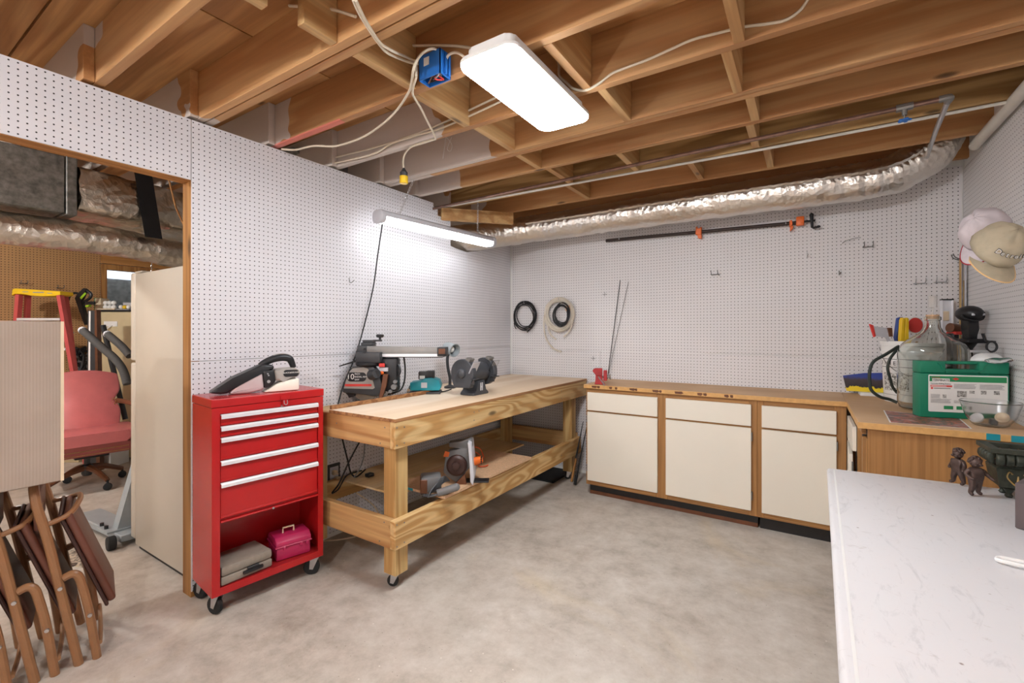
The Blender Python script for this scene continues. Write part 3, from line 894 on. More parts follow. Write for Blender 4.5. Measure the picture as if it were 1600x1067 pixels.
# ---- workbench along the left wall
wbn = thing('workbench', 'long pine workbench on casters against the left pegboard wall', 'workbench', (0.44, -1.2, 0))
BX, BY0, BY1, BZ = 0.865, -2.398, -0.03, 0.90
B().prism([(0.335, BY0), (BX, BY0), (BX, BY1 + 0.012), (0.012, BY1 + 0.012), (0.012, -1.487), (0.335, -1.487)], BZ - 0.018, BZ, bev=0.0012).obj('bench_top', m_plyTop, wbn, True, ang=0)
b = B()
b.box(BX, BX + 0.0006, BY0, BY1, BZ - 0.0175, BZ - 0.0012).box(0.335, BX, BY0 - 0.0006, BY0, BZ - 0.0175, BZ - 0.0012)
b.obj('top_edge', m_plyEdge, wbn, True, ang=0)
za, zb_ = 0.746, BZ - 0.0185
def brd(name, x0, x1, y0, y1, z0, z1, mat):
    return B().box(x0, x1, y0, y1, z0, z1, 0.003).obj(name, mat, wbn, True, ang=0)
brd('apron', BX - 0.038, BX, BY0, BY1, za, zb_, m_pineY)
brd('apron', 0.02, BX - 0.0385, BY0 + 0.001, BY0 + 0.038, za, zb_, m_pineX)
brd('apron', 0.02, BX - 0.0385, BY1 - 0.038, BY1, za, zb_, m_pineX)
brd('apron', 0.012, 0.05, BY0 + 0.0385, BY1 - 0.0385, za, zb_ - 0.02, m_pineY)
zr0, zr1 = 0.237, 0.382
brd('rail', BX - 0.038, BX, BY0, BY1 - 0.12, zr0, zr1, m_pineY)
brd('rail', 0.02, BX - 0.0385, BY0 + 0.001, BY0 + 0.038, zr0, zr1, m_pineX)
brd('rail', 0.05, BX - 0.0385, -0.27 + 0.095, -0.27 + 0.133, zr0 + 0.03, zr1 + 0.03, m_pineX)
brd('rail', 0.012, 0.05, BY0 + 0.0385, -0.18, zr0 + 0.02, zr1, m_pineY)
for lx, ly in ((BX - 0.127, BY0 + 0.039), (0.051, BY0 + 0.039), (BX - 0.127, -0.27), (0.051, -0.27)):
    brd('leg', lx, lx + 0.088, ly, ly + 0.088, 0.078, zb_ if lx > 0.3 or ly > -1 else 0.84, m_pineZ)
    caster(wbn, lx + 0.044, ly + 0.044, 0.078, 0.03, True, 25)
# screw heads at the board ends
for (yy, zz) in ((-2.385, 0.855), (-2.385, 0.765), (-2.335, 0.85), (-2.335, 0.768), (-2.385, 0.365), (-2.385, 0.255), (-2.335, 0.36), (-2.335, 0.258), (-1.75, 0.84), (-1.70, 0.84), (-1.75, 0.79), (-0.55, 0.84), (-0.55, 0.78), (-0.55, 0.30)):
    B().cyl((BX - 0.002, yy, zz), (BX + 0.0012, yy, zz), 0.0042, n=8).obj('screw_head', m_dsteel, wbn, True)
for (xx, zz) in ((0.79, 0.85), (0.755, 0.765), (0.785, 0.365), (0.75, 0.26), (0.40, 0.83)):
    B().cyl((xx, BY0 + 0.003, zz), (xx, BY0 - 0.0004, zz), 0.0042, n=8).obj('screw_head', m_dsteel, wbn, True)

# loose boards on the lower rails
o = tag(B().box(0.06, 0.60, -2.14, -0.72, 0.3825, 0.3945, 0.001).obj('plywood_board', m_plyA, ang=0), 'pale plywood sheet on the lower rails, nearest the wall', 'board')
sb = thing('shelf_board', 'pinkish particle board overhanging the front lower rail of the bench', 'board', (0.7, -1.6, 0.395))
B().box(0.50, 0.885, -2.05, -1.08, 0.395, 0.411, 0.001).obj('board', m_part, sb, True, ang=0)
for x0 in (0.525, 0.60):
    B().box(x0, x0 + 0.04, -2.0506, -2.05, 0.3955, 0.4105).obj('paint_mark', m_teal, sb, True, ang=0)
# black mats under the far end
tag(B().box(0.16, 0.72, -0.42, -0.04, 0.0, 0.02, 0.003).obj('rubber_mat', m_blackr, ang=0), 'black rubber mat on the floor under the far end of the bench', 'mat')

# ---- base cabinets
def cabinet(name, label, x0, x1, cols, lip):
    YF = -0.515
    t = thing(name, label, 'cabinet', ((x0 + x1) / 2, -0.26, 0))
    B().box(x0, x0 + 0.018, YF + 0.019, -0.008, 0.10, 0.877).box(x1 - 0.018, x1, YF + 0.019, -0.008, 0.10, 0.877).box(x0 + 0.018, x1 - 0.018, YF + 0.019, -0.008, 0.10, 0.118).box(x0 + 0.018, x1 - 0.018, -0.02, -0.008, 0.118, 0.877).obj('carcass', m_oakZ, t, True, ang=0)
    # face frame: stiles and rails
    edges = [x0] + [v for c in cols for v in (c[0] + 0.012, c[1] - 0.012)] + [x1]
    for i in range(0, len(edges), 2):
        B().box(edges[i], edges[i + 1], YF, YF + 0.0185, 0.09, 0.877, 0.001).obj('stile', m_oakZ, t, True, ang=0)
    for c in cols:
        for z0, z1 in ((0.09, 0.14), (0.675, 0.705), (0.825, 0.877)):
            B().box(c[0] + 0.0125, c[1] - 0.0125, YF, YF + 0.0185, z0, z1, 0.001).obj('rail', m_oakX, t, True, ang=0)
    for c in cols:
        d = B().box(c[0], c[1], YF - 0.018, YF - 0.0005, 0.70, 0.845, 0.0015).obj('drawer_front', m_cream, t, True, ang=0)
        B().box(c[0] + 0.004, c[1] - 0.004, YF - 0.014, YF - 0.002, 0.6985, 0.70).obj('finger_edge', m_oakX, d, ang=0).matrix_parent_inverse = pm(t).inverted()
        dr = B().box(c[0], c[1], YF - 0.018, YF - 0.0005, 0.128, 0.686, 0.0015).obj('door', m_cream, t, True, ang=0)
        hx = c[1] + 0.001 if c[2] else c[0] - 0.007
        for hz in (0.20, 0.60):
            h_ = B().box(hx, hx + 0.006, YF - 0.012, YF - 0.0003, hz, hz + 0.055).cyl((hx + 0.003, YF - 0.014, hz), (hx + 0.003, YF - 0.014, hz + 0.055), 0.004, n=6).obj('hinge', m_dsteel, dr)
            h_.matrix_parent_inverse = pm(t).inverted()
    B().box(x0 + 0.012, x1, -0.463, -0.455, lip, 0.099).box(x0 + 0.012, x0 + 0.03, -0.455, -0.05, 0, 0.099).obj('toe_kick', m_toe, t, True, ang=0)
    if lip:
        B().box(x0 + 0.012, x1, -0.468, -0.45, 0, lip, 0.002).obj('base_strip', m_brownw, t, True, ang=0)
cabinet('base_cabinet', 'oak base cabinet with two cream doors and two cream drawers', 1.075, 2.3185, [(1.091, 1.657, False), (1.718, 2.283, True)], 0.028)
cabinet('base_cabinet', 'narrow oak base cabinet with one cream door in the corner', 2.3195, 2.806, [(2.346, 2.755, True)], 0.0)
ct = thing('countertop', 'tan countertop over the back wall cabinets', 'countertop', (1.93, -0.27, 0.879))
B().box(1.0607, 2.8065, -0.534, -0.001, 0.878, 0.9085, 0.002).obj('slab', m_ctop, ct, True, ang=0)
B().box(1.0607, 2.8065, -0.5355, -0.534, 0.8785, 0.907).obj('front_edge', m_ctedge, ct, True, ang=0)
rnd = random.Random(5)
for px, w in ((925, 9), (933, 5), (952, 5), (961, 4), (984, 9), (992, 4), (1020, 10), (1030, 4), (1055, 12), (1090, 7), (1099, 5), (1132, 6), (1141, 4)):
    p = at(px, 608, Y=-0.536)
    wx = w * 0.0048
    B().prism([(p.x, 0.884 + rnd.uniform(0, 0.004)), (p.x + wx * 0.7, 0.882), (p.x + wx, 0.892 + rnd.uniform(-0.003, 0.003)), (p.x + wx * 0.8, 0.903), (p.x - wx * 0.1, 0.901)], -0.5361, -0.5355, 'XZ').obj('stamp_mark', m_brownw, ct, True, ang=0)
cr = thing('countertop', 'tan countertop along the right wall covered with jars and cases', 'countertop', (3.12, -0.63, 0.879))
B().box(2.8075, WX - 0.004, -1.272, -0.001, 0.878, 0.9085, 0.002).obj('slab', m_ctop, cr, True, ang=0)
B().box(2.806, 2.8075, -1.272, -0.5365, 0.8785, 0.907).box(2.806, WX - 0.004, -1.2735, -1.272, 0.8785, 0.907).obj('front_edge', m_ctedge, cr, True, ang=0)
for px in (1541, 1580):
    a, c = at(px, 682, Y=-1.2736), at(px + 22, 682, Y=-1.2736)
    B().box(a.x, c.x, -1.2742, -1.2736, 0.879, 0.9065).obj('paint_mark', m_teal, cr, True, ang=0)
rc = thing('side_cabinet', 'oak cabinet at the right wall with open front and bare end panel', 'cabinet', (3.12, -0.9, 0))
B().box(2.845, WX - 0.004, -1.25, -1.232, 0.0, 0.8775).obj('end_panel', m_oakZ, rc, True, ang=0)
B().box(2.845, WX - 0.004, -1.2315, -0.54, 0.10, 0.118).box(3.40, WX - 0.004, -1.2315, -0.54, 0.118, 0.8775).obj('carcass', m_oakX, rc, True, ang=0)
for y0, y1 in ((-1.2505, -1.20), (-1.0, -0.96), (-0.60, -0.54)):
    B().box(2.826, 2.8445, y0, y1, 0.09, 0.83 if y0 < -1.1 else 0.8775, 0.001).obj('stile', m_oakZ, rc, True, ang=0)
B().box(2.826, 2.8445, -1.1995, -0.60, 0.84, 0.8775, 0.001).obj('rail', m_oakX, rc, True, ang=0)
B().box(2.826, 2.8445, -1.1995, -0.60, 0.09, 0.13, 0.001).obj('rail', m_oakX, rc, True, ang=0)
B(Tr(2.824, -0.56, 0) @ Rz(0)).box(-0.018, 0.0, -0.40, -0.02, 0.70, 0.832, 0.0015).obj('drawer_front', m_cream, rc, True, ang=0)
d = B(Tr(2.824, -0.58, 0) @ Rz(-2.5)).box(-0.018, 0.0, -0.39, 0.0, 0.13, 0.686, 0.0015).obj('door', m_cream, rc, True, ang=0)
h_ = B().box(2.80, 2.807, -1.0, -0.985, 0.60, 0.65).obj('hinge', m_dsteel, d, ang=0)
h_.matrix_parent_inverse = pm(rc).inverted()
B().box(2.86, 2.875, -1.23, -0.55, 0.0, 0.0985).obj('toe_kick', m_toe, rc, True, ang=0)

# ---- white folding table, lower right
ft = thing('folding_table', 'white plastic folding table with scuffed top in the right foreground', 'table', (3.04, -2.43, 0))
poly = [(2.676, -1.541), (3.415, -1.49), (3.415, -3.35), (2.645, -3.35)]
def inset(pl, d):
    cx_ = sum(p[0] for p in pl) / 4
    cy_ = sum(p[1] for p in pl) / 4
    return [(p[0] + d * (1 if p[0] < cx_ else -1), p[1] + d * (1 if p[1] < cy_ else -1)) for p in pl]
b = B()
b.prism(poly, 0.692, 0.737, bev=0.012, seg=3)
b.obj('table_top', m_table, ft, True, ang=50)
b = B()
q0, q1 = inset(poly, 0.022), inset(poly, 0.028)
for i in range(4):
    a, c, d_, e = q0[i], q0[(i + 1) % 4], q1[(i + 1) % 4], q1[i]
    b.add([(a[0], a[1], 0.7374), (c[0], c[1], 0.7374), (d_[0], d_[1], 0.7374), (e[0], e[1], 0.7374)], [(0, 1, 2, 3)])
b.obj('rim_line', m_white, ft, True, ang=0)
for yy in (-1.78, -3.10):
    B().tube(spl([(2.78, yy, 0.69), (2.76, yy, 0.35), (2.74, yy, 0.03), (2.78, yy, 0.013), (3.3, yy, 0.013), (3.34, yy, 0.03), (3.32, yy, 0.35), (3.30, yy, 0.69)], 5), 0.0127, 10).obj('leg', m_lgrey, ft, True)

# ---- red tool chest on casters
tc = thing('tool_chest', 'red rolling tool chest with five drawers and open bottom shelf', 'tool chest', (0.285, -2.982, 0), 83.3)
W, D = 0.54, 0.272
B().box(0, 0.034, 0, 0.004, 0.10, 0.982).box(0.511, W, 0, 0.004, 0.10, 0.982).box(0.034, 0.511, 0, 0.004, 0.953, 0.982).box(0.034, 0.511, 0, 0.004, 0.10, 0.135) \
    .box(0, 0.003, 0.004, D, 0.10, 0.982).box(W - 0.003, W, 0.004, D, 0.10, 0.982).box(0.003, W - 0.003, D - 0.003, D, 0.10, 0.982).box(0.003, W - 0.003, 0.004, D - 0.003, 0.979, 0.982).obj('cabinet_body', m_red, tc, ang=0)
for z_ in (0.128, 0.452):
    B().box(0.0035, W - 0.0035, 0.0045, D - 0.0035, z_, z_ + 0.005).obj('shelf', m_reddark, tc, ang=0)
B().box(-0.003, W + 0.003, -0.004, D + 0.001, 0.984, 1.024, 0.004, 2).obj('lid', m_red, tc, ang=0)
lt = B().box(0.308, 0.352, -0.014, -0.0045, 0.988, 1.010, 0.002).box(0.316, 0.344, -0.014, -0.007, 0.955, 0.988, 0.001).obj('latch', m_red, tc, ang=0)
B().tube(spl([(0.322, -0.014, 0.985), (0.322, -0.017, 0.968), (0.33, -0.018, 0.963), (0.338, -0.017, 0.968), (0.338, -0.014, 0.985)], 4), 0.0018, 6).obj('hasp_loop', m_steel, lt)
B().cyl((0.318, 0.001, 0.955), (0.318, -0.004, 0.955), 0.007, n=12).obj('lock', m_steel, tc)
for z0, z1 in ((0.897, 0.951), (0.843, 0.894), (0.735, 0.840), (0.631, 0.732), (0.459, 0.628)):
    dr = B().box(0.036, 0.509, 0.0045, 0.02, z0, z1, 0.002).box(0.036, 0.509, 0.0005, 0.0045, z0, z0 + 0.012, 0.0015).obj('drawer', m_red, tc, ang=0)
    B().prism([(-0.012, z1 - 0.022), (-0.012, z1 - 0.008), (-0.005, z1 - 0.001), (0.0044, z1 - 0.001), (0.0044, z1 - 0.006), (-0.006, z1 - 0.0065), (-0.008, z1 - 0.022)], 0.037, 0.508, 'YZ').obj('pull', m_alu, dr, ang=0)
B().box(0.036, 0.509, -0.01, 0.20, 0.441, 0.449, 0.002).obj('flip_door', m_red, tc, ang=0)
B().cyl((0.27, -0.01, 0.445), (0.27, -0.0135, 0.445), 0.005, n=10).obj('door_lock', m_steel, tc)
for cx_, cy_ in ((0.035, 0.035), (W - 0.03, 0.035), (0.035, D - 0.035), (W - 0.03, D - 0.035)):
    caster(tc, cx_, cy_, 0.10, 0.042, False, -70 if cx_ < 0.2 else -35)
# ================================================================ THINGS ON AND UNDER THE BENCH
FW = Vector((-math.sin(_yaw), math.cos(_yaw), 0))
RT = Vector((math.cos(_yaw), math.sin(_yaw), 0))
YAW = 32.87
class Frame:
    """upright frame standing at the point under pixel (px, py) at a given depth; x runs right, y away, z up (world height)"""
    def __init__(s, px, d, base):
        s.px, s.d, s.k = px, d, d / _f
        p = Vector(cam.location) + FW * d + RT * ((px - 800) * s.k)
        s.loc = (p.x, p.y, base)
        s.base = base
    def x(s, px):
        return (px - s.px) * s.k
    def z(s, py):
        return 1.339 + (_hy - py) * s.k - s.base
    def pts(s, l):
        return [(s.x(a), s.z(b)) for a, b in l]

# ---- radial arm saw
F = Frame(565, 3.0, 0.866)
rs = thing('radial_arm_saw', 'grey ten-inch radial arm saw at the back of the workbench', 'saw', F.loc, YAW)
X, Z = F.x, F.z
rs_tab = B().box(0.02, 0.333, -2.39, -1.492, 0.842, 0.866, 0.002).obj('table_board', m_plyA, rs, True, ang=0)
B().box(0.336, 0.356, -2.396, -1.9925, 0.9005, 0.923, 0.002).obj('fence', m_plyEdge, rs, True, ang=0)
B().box(0.336, 0.356, -1.9915, -1.487, 0.9005, 0.925, 0.002).obj('fence', m_plyEdge, rs, True, ang=0)
B().cyl((X(566), 0.13, 0), (X(566), 0.13, Z(541)), 0.036, n=20).obj('column', m_dgrey, rs)
B().box(X(556), X(576), 0.02, 0.18, Z(556), Z(540), 0.006, 2).obj('column_head', m_dgrey, rs)
arm = B().prism(F.pts([(572, 555), (572, 541), (690, 543), (693, 546), (693, 554), (690, 557)]), 0.01, 0.10, 'XZ', bev=0.006, seg=2).obj('arm', m_arm, rs)
B().box(X(590), X(692), 0.004, 0.012, Z(557.5), Z(553), 0.001).obj('arm_track', m_alu, arm)
B().box(X(576), X(691), 0.02, 0.09, Z(559), Z(555), 0.002).obj('arm_slot', m_black, arm)
ec = B().box(X(683), X(697), 0.0, 0.11, Z(557), Z(542.5), 0.005, 2).obj('arm_end_cap', m_black, rs)
B().box(X(685.5), X(695.5), -0.0025, 0.0, Z(553), Z(545)).obj('badge', m_brownw, ec, ang=0)
cr_ = B().box(X(559), X(578), 0.06, 0.14, Z(540), Z(535.5), 0.003).box(X(560), X(579), 0.08, 0.12, Z(535.5), Z(531.5), 0.003).box(X(576), X(590), 0.085, 0.11, Z(534), Z(531), 0.002).cyl((X(587), 0.098, Z(533)), (X(587), 0.098, Z(527)), 0.008, n=10).obj('elevation_crank', m_dgrey, rs)
B().lathe([(0.0, 0.0), (0.02, 0.002), (0.026, 0.008), (0.026, 0.02), (0.02, 0.024), (0, 0.024)], 14, at=(X(587), 0.098, Z(528))).obj('crank_knob', m_black, cr_)
B().box(X(559), X(597), -0.05, 0.10, Z(566), Z(550), 0.006, 2).obj('carriage', m_dgrey, rs)
B().box(X(572), X(576), -0.058, -0.05, Z(551), Z(544.5)).ball((X(574), -0.055, Z(544)), 0.01, 0.008, 0.006, 8, 5).obj('carriage_knob', m_black, rs)
B().lathe([(0.075, 0.0), (0.085, 0.01), (0.085, 0.026), (0.06, 0.034)], 22, at=(X(575), 0.02, Z(572))).obj('yoke_swivel', m_black, rs)
g_out = [(537, 611), (541, 594), (547, 579), (553, 572.5), (566, 570), (584, 571), (590, 578), (596, 592), (601, 608), (601, 615), (590, 619), (560, 614), (540, 613)]
gd = B().prism(F.pts(g_out), -0.03, 0.035, 'XZ', bev=0.006, seg=2).obj('blade_guard', m_dgrey, rs)
gp = B().prism(F.pts([(540, 606), (543, 595), (548.5, 580), (554, 575), (570, 573), (577, 575), (584, 590), (588, 605), (585, 607)]), -0.034, -0.03, 'XZ', bev=0.0012).obj('guard_plate', m_gsil, gd)
pill = rrect(X(575) - X(560), (Z(581) - Z(595)) / 2, 0.025)
Mp = Tr((X(545) + X(575)) / 2, -0.0345, Z(588))
B(Mp).prism([(p[0], p[1]) for p in pill], -0.0012, 0.0, 'XZ').obj('badge', m_black, gp)
MT = Matrix.Rotation(R(90), 4, 'X')
text('lettering', '10', 0.052, m_paper, gp, Tr(X(550.5), -0.0362, Z(588)) @ MT)
for i_, w_ in enumerate(('INCH', 'RADIAL ARM', 'SAW')):
    text('lettering', w_, 0.0155, m_paper, gp, Tr(X(557), -0.0362, Z(583.5 + 4.4 * i_)) @ MT, 'LEFT', sx=0.9)
B().box(X(542), X(583), -0.0355, -0.034, Z(602.5), Z(599)).obj('red_stripe', m_inkred, gp, ang=0)
B().lathe([(0.012, -0.0012), (0.100, -0.001), (0.100, 0.001), (0.012, 0.0012)], 40, at=(X(571), 0.0, Z(602)), axis=(0, 1, 0)).obj('saw_blade', m_dsteel, rs)
B().cyl((X(571), -0.012, Z(602)), (X(571), 0.03, Z(602)), 0.02, n=14).obj('arbor', m_black, rs)
B().cyl((X(583), -0.035, Z(585)), (X(594), -0.075, Z(582)), 0.034, 0.03, n=18).obj('dust_elbow', m_dgrey, rs)
B().cyl((X(594), -0.072, Z(582)), (X(594.4), -0.0765, Z(582)), 0.022, n=16).obj('dust_opening', m_black, rs)
B().cyl((X(575), 0.04, Z(600)), (X(575), 0.22, Z(600)), 0.055, n=20).box(X(592), X(620), 0.0, 0.10, Z(612), Z(560), 0.012, 2).obj('motor', m_black, rs)
B().box(X(594), X(607), -0.022, -0.001, Z(580), Z(574), 0.002).obj('switch_plate', m_lgrey, rs)
B().box(X(594), X(603), -0.034, -0.022, Z(573), Z(567), 0.003).obj('switch', m_inkred, rs)
B().ball((X(599), -0.03, Z(582)), 0.012).obj('lock_knob', m_orange, rs)
B().prism(F.pts([(601, 583), (609, 584), (606, 602), (600, 622), (594, 622), (599, 602)]), -0.045, -0.025, 'XZ', bev=0.003).obj('handle', m_brownw, rs)
for kx, ky, rr_ in ((616, 604, 0.018), (611, 611, 0.012), (618, 596, 0.012)):
    B().cyl((X(kx), -0.02, Z(ky)), (X(kx), 0.01, Z(ky)), rr_, n=12).obj('clamp_knob', m_mgrey, rs)
B().tube(spl([(X(621), 0.03, Z(570)), (X(624), 0.02, Z(580)), (X(621), 0.02, Z(588))], 5), 0.008, 7).obj('grip_loop', m_black, rs)
B().tube([(X(560), -0.02, Z(563)), (X(548), -0.05, Z(567)), (X(536), -0.07, Z(571))], [0.008, 0.005, 0.004], 7).obj('lever', m_black, rs)
B().prism(F.pts([(540, 612), (556, 614), (556, 618), (547, 621), (545, 617)]), -0.02, 0.02, 'XZ').obj('pawl_bracket', m_black, rs)
B().tube(spl([at(631, 557, X=0.33), at(633, 575, X=0.33), at(632, 595, X=0.33), at(627, 608, X=0.32), at(618, 613, X=0.30), at(606, 616, X=0.26)], 7), 0.006, 7).obj('saw_cord', m_blackr, rs, True)

# ---- battery charger behind the fence
F = Frame(666, 3.28, 0.9)
X, Z = F.x, F.z
ch = thing('battery_charger', 'teal battery charger with black battery near the wall', 'charger', F.loc, YAW + 4)
B().prism(F.pts([(643, 608.5), (643, 596), (659, 595), (664, 590), (676, 589), (687, 593), (690, 602), (688, 608.5)]), -0.07, 0.07, 'XZ', bev=0.006, seg=2).obj('charger_body', m_teal, ch)
B().box(X(641), X(689), -0.073, 0.073, 0.0, 0.016, 0.003).obj('charger_base', m_dgrey, ch)
bt = B().box(X(655), X(679), -0.045, 0.045, Z(592), Z(580), 0.006, 2).box(X(667), X(678), -0.04, 0.04, Z(581), Z(579), 0.002).obj('battery', m_black, ch)
B().box(X(657), X(665), -0.0465, -0.045, Z(591), Z(586)).obj('label', m_paper, bt, ang=0)
B().box(X(660), X(669), -0.0715, -0.07, Z(604), Z(596)).obj('label', m_lgrey, ch, ang=0)
B().tube(spl([at(642, 600, Z=0.925), at(640, 607, Z=0.906), at(655, 606, Z=0.905), at(668, 611, Z=0.905), at(690, 612, Z=0.905), at(705, 608, Z=0.905)], 6), 0.004, 6).obj('charger_cord', m_blackr, ch, True)

# ---- bench grinder
gr = thing('bench_grinder', 'dark grey bench grinder with two wheels on the workbench', 'grinder', (0.63, -1.44, 0.90), 90)
b = B()
b.prism([(-0.09, 0), (0.09, 0), (0.085, 0.018), (0.05, 0.03), (0.042, 0.10), (-0.042, 0.10), (-0.05, 0.03), (-0.085, 0.018)], -0.06, 0.06, 'XZ', bev=0.006, seg=2)
b.obj('pedestal', m_gtool, gr)
B().box(-0.014, -0.004, -0.0628, -0.058, 0.03, 0.085).box(0.004, 0.014, -0.0628, -0.058, 0.03, 0.085).box(-0.004, 0.004, -0.0628, -0.058, 0.05, 0.06).obj('badge', m_lgrey, gr, ang=0)
B().lathe([(0.0, -0.105), (0.055, -0.105), (0.066, -0.095), (0.072, -0.06), (0.072, 0.06), (0.066, 0.095), (0.055, 0.105), (0, 0.105)], 30, at=(0, 0, 0.155), axis=(1, 0, 0)).obj('motor', m_gtool, gr)
for s in (-1, 1):
    x0 = s * 0.115
    gpts = [(0.098 * math.cos(R(a)), 0.155 + 0.098 * math.sin(R(a))) for a in range(-20, 226, 12)] + [(-0.07, 0.06), (0.07, 0.055)]
    if s > 0:
        gpts = [(0.098 * math.cos(R(a)), 0.155 + 0.098 * math.sin(R(a))) for a in range(60, 330, 12)] + [(0.03, 0.155)]
    B().prism(gpts, x0 - 0.014 if s > 0 else x0 - 0.028, x0 + 0.03 if s > 0 else x0 + 0.014, 'YZ', bev=0.004).obj('wheel_guard', m_gtool, gr)
    B().lathe([(0.01, -0.011), (0.077, -0.011), (0.077, 0.011), (0.01, 0.011)], 30, at=(x0 + s * 0.002, 0, 0.155), axis=(1, 0, 0)).obj('grinding_wheel', m_grind, gr)
    B().ball((x0 + s * 0.03, 0, 0.155), 0.026, 0.034, 0.034, 16, 10).obj('end_nut_cover', m_gtool, gr)
    sh = B(Tr(x0, -0.085, 0.195) @ Matrix.Rotation(R(28), 4, 'X')).box(-0.038, 0.038, -0.004, 0.0, -0.04, 0.045).obj('eye_shield', m_frost if s > 0 else m_lgrey, gr, ang=0)
    B(Tr(x0, -0.06, 0.245) @ Matrix.Rotation(R(28), 4, 'X')).box(-0.025, 0.025, -0.006, 0.03, -0.012, 0.008, 0.002).cyl((0.02, 0.01, 0.0), (0.04, 0.01, 0.0), 0.008, n=10).obj('shield_bracket', m_dsteel, gr)
    B().box(x0 - 0.028, x0 + 0.028, -0.115, -0.075, 0.118, 0.124, 0.001).box(x0 - 0.02, x0 - 0.012, -0.10, -0.06, 0.085, 0.118).obj('tool_rest', m_dgrey, gr, ang=0)

# ---- gooseneck lamp standing behind the grinder
lp = thing('gooseneck_lamp', 'grey metal gooseneck lamp behind the bench grinder', 'lamp', tuple(at(703, 606, Z=0.9)), YAW)
F = Frame(703, (Vector(lp.location) - Vector(cam.location)).dot(FW), 0.9)
X, Z = F.x, F.z
B().lathe([(0.045, 0), (0.045, 0.012), (0.02, 0.022), (0.008, 0.03)], 20).obj('lamp_base', m_dgrey, lp)
B().tube(spl([(0, 0, 0.02), (X(703), 0, Z(590)), (X(700), 0, Z(575)), (X(699), 0, Z(562)), (X(700), 0, Z(554))], 6), 0.012, 8).obj('gooseneck', m_dgrey, lp)
ax = Vector((0.75, -0.62, -0.22)).normalized()
B().lathe([(0.016, -0.098), (0.04, -0.092), (0.048, -0.072), (0.048, 0.0), (0.054, 0.003), (0.054, 0.014), (0.048, 0.014), (0.044, 0.0), (0.04, -0.066), (0.0, -0.072)], 24, at=(X(709), 0, Z(547)), axis=ax).obj('lamp_shade', m_machine, lp)
B().ball(Vector((X(709), 0, Z(547))) - ax * 0.03, 0.026, n=14, m=8).obj('bulb', m_paper, lp)

# ---- small black block on the bench corner
tag(B().box(0.055, 0.12, -2.372, -2.33, 0.866, 0.925, 0.003).obj('black_block', m_black, ang=0), 'small black box at the saw table end by the red chest', 'box')

# ---- circular saw on the shelf board
p = at(740, 752, Z=0.411)
F = Frame(740, (p - Vector(cam.location)).dot(FW), 0.4115)
X, Z = F.x, F.z
cs = thing('circular_saw', 'grey and orange circular saw on the bench lower shelf', 'saw', F.loc, YAW)
B().prism(F.pts([(694, 735), (697, 712), (702, 702), (720, 699), (736, 698), (737, 725), (727, 735), (726, 748), (722, 751), (712, 750), (700, 742)]), -0.035, 0.02, 'XZ', bev=0.005, seg=2).obj('blade_housing', m_mgrey, cs)
B().prism(F.pts([(703, 697), (702, 690), (730, 686), (738, 685), (739, 698), (722, 699)]), -0.03, 0.03, 'XZ', bev=0.005, seg=2).obj('rear_handle', m_mgrey, cs)
B().prism(F.pts([(733, 686), (738, 688), (740, 710), (743, 738), (741, 750), (737, 745), (736, 715)]), -0.10, 0.09, 'XZ', bev=0.002).obj('shoe_plate', m_lgrey, cs)
B().lathe([(0.0, -0.028), (0.05, -0.026), (0.062, -0.016), (0.065, 0.0), (0, 0.0)], 24, at=(X(715), -0.037, Z(724)), axis=(0, 1, 0)).obj('lower_guard', m_chairdk, cs)
B().lathe([(0.0, -0.03), (0.022, -0.026), (0.026, 0.0)], 16, at=(X(715), -0.064, Z(722)), axis=(0, 1, 0)).obj('guard_hub', m_chairdk, cs)
B().prism(F.pts([(712, 752), (728, 736), (730, 752)]), -0.06, -0.03, 'XZ').obj('guard_tip', m_brownw, cs)
B().cyl((X(737), 0.0, Z(722)), (X(752), 0.03, Z(720)), 0.028, 0.022, n=16).obj('motor_housing', m_orange, cs)
b = B()
for k in range(4):
    b.box(X(750) + 0.004, X(753), -0.005, 0.03, Z(724 - 3 * k) - 0.003, Z(724 - 3 * k) + 0.003)
b.obj('vent_grille', m_black, cs, ang=0)
B().prism(F.pts([(694, 711), (697, 702), (704, 704), (702, 711)]), -0.04, -0.036, 'XZ').obj('orange_badge', m_orange, cs)
B().box(X(728), X(764), -0.03, 0.04, 0.0, 0.008, 0.001).obj('base_foot', m_black, cs, ang=0)
B().tube(spl([at(741, 698, X=0.62), at(750, 701, X=0.60), at(755, 712, X=0.60), at(757, 722, X=0.62), at(762, 727, Z=0.416), at(748, 728, Z=0.417), at(752, 716, X=0.55), at(746, 708, X=0.57), at(740, 706, X=0.6)], 7), 0.004, 7).obj('saw_power_cord', m_ocord, cs, True)

# ---- finishing sander with wrapped cord
p = at(685, 770, Z=0.411)
F = Frame(685, (p - Vector(cam.location)).dot(FW), 0.4115)
X, Z = F.x, F.z
sa = thing('power_sander', 'grey power tool wrapped in its cord on the lower shelf', 'power tool', F.loc, YAW + 12)
B().box(X(658), X(690), 0.0, 0.11, 0.0, Z(745), 0.012, 2).obj('tool_body', m_mgrey, sa)
B().box(X(657), X(668), -0.004, 0.10, 0.0, Z(748), 0.004).obj('sanding_head', m_brownw, sa)
B(Tr(X(697), -0.05, Z(762)) @ Matrix.Rotation(R(-14), 4, 'Y')).cyl((-0.055, 0, 0), (0.055, 0, 0), 0.020, 0.022, n=16).ball((0.055, 0, 0), 0.022, n=14, m=8).obj('handle', m_mgrey, sa)
b = B()
for k in range(5):
    b.tube(spl([(X(662) + 0.006 * k, -0.03 - 0.012 * k, 0.004), (X(672), -0.035 - 0.006 * k, 0.012 + 0.004 * k), (X(683), -0.02, 0.035 + 0.007 * k), (X(694), 0.0, 0.06 + 0.008 * k), (X(703), 0.05, 0.05)], 5), 0.0042, 6)
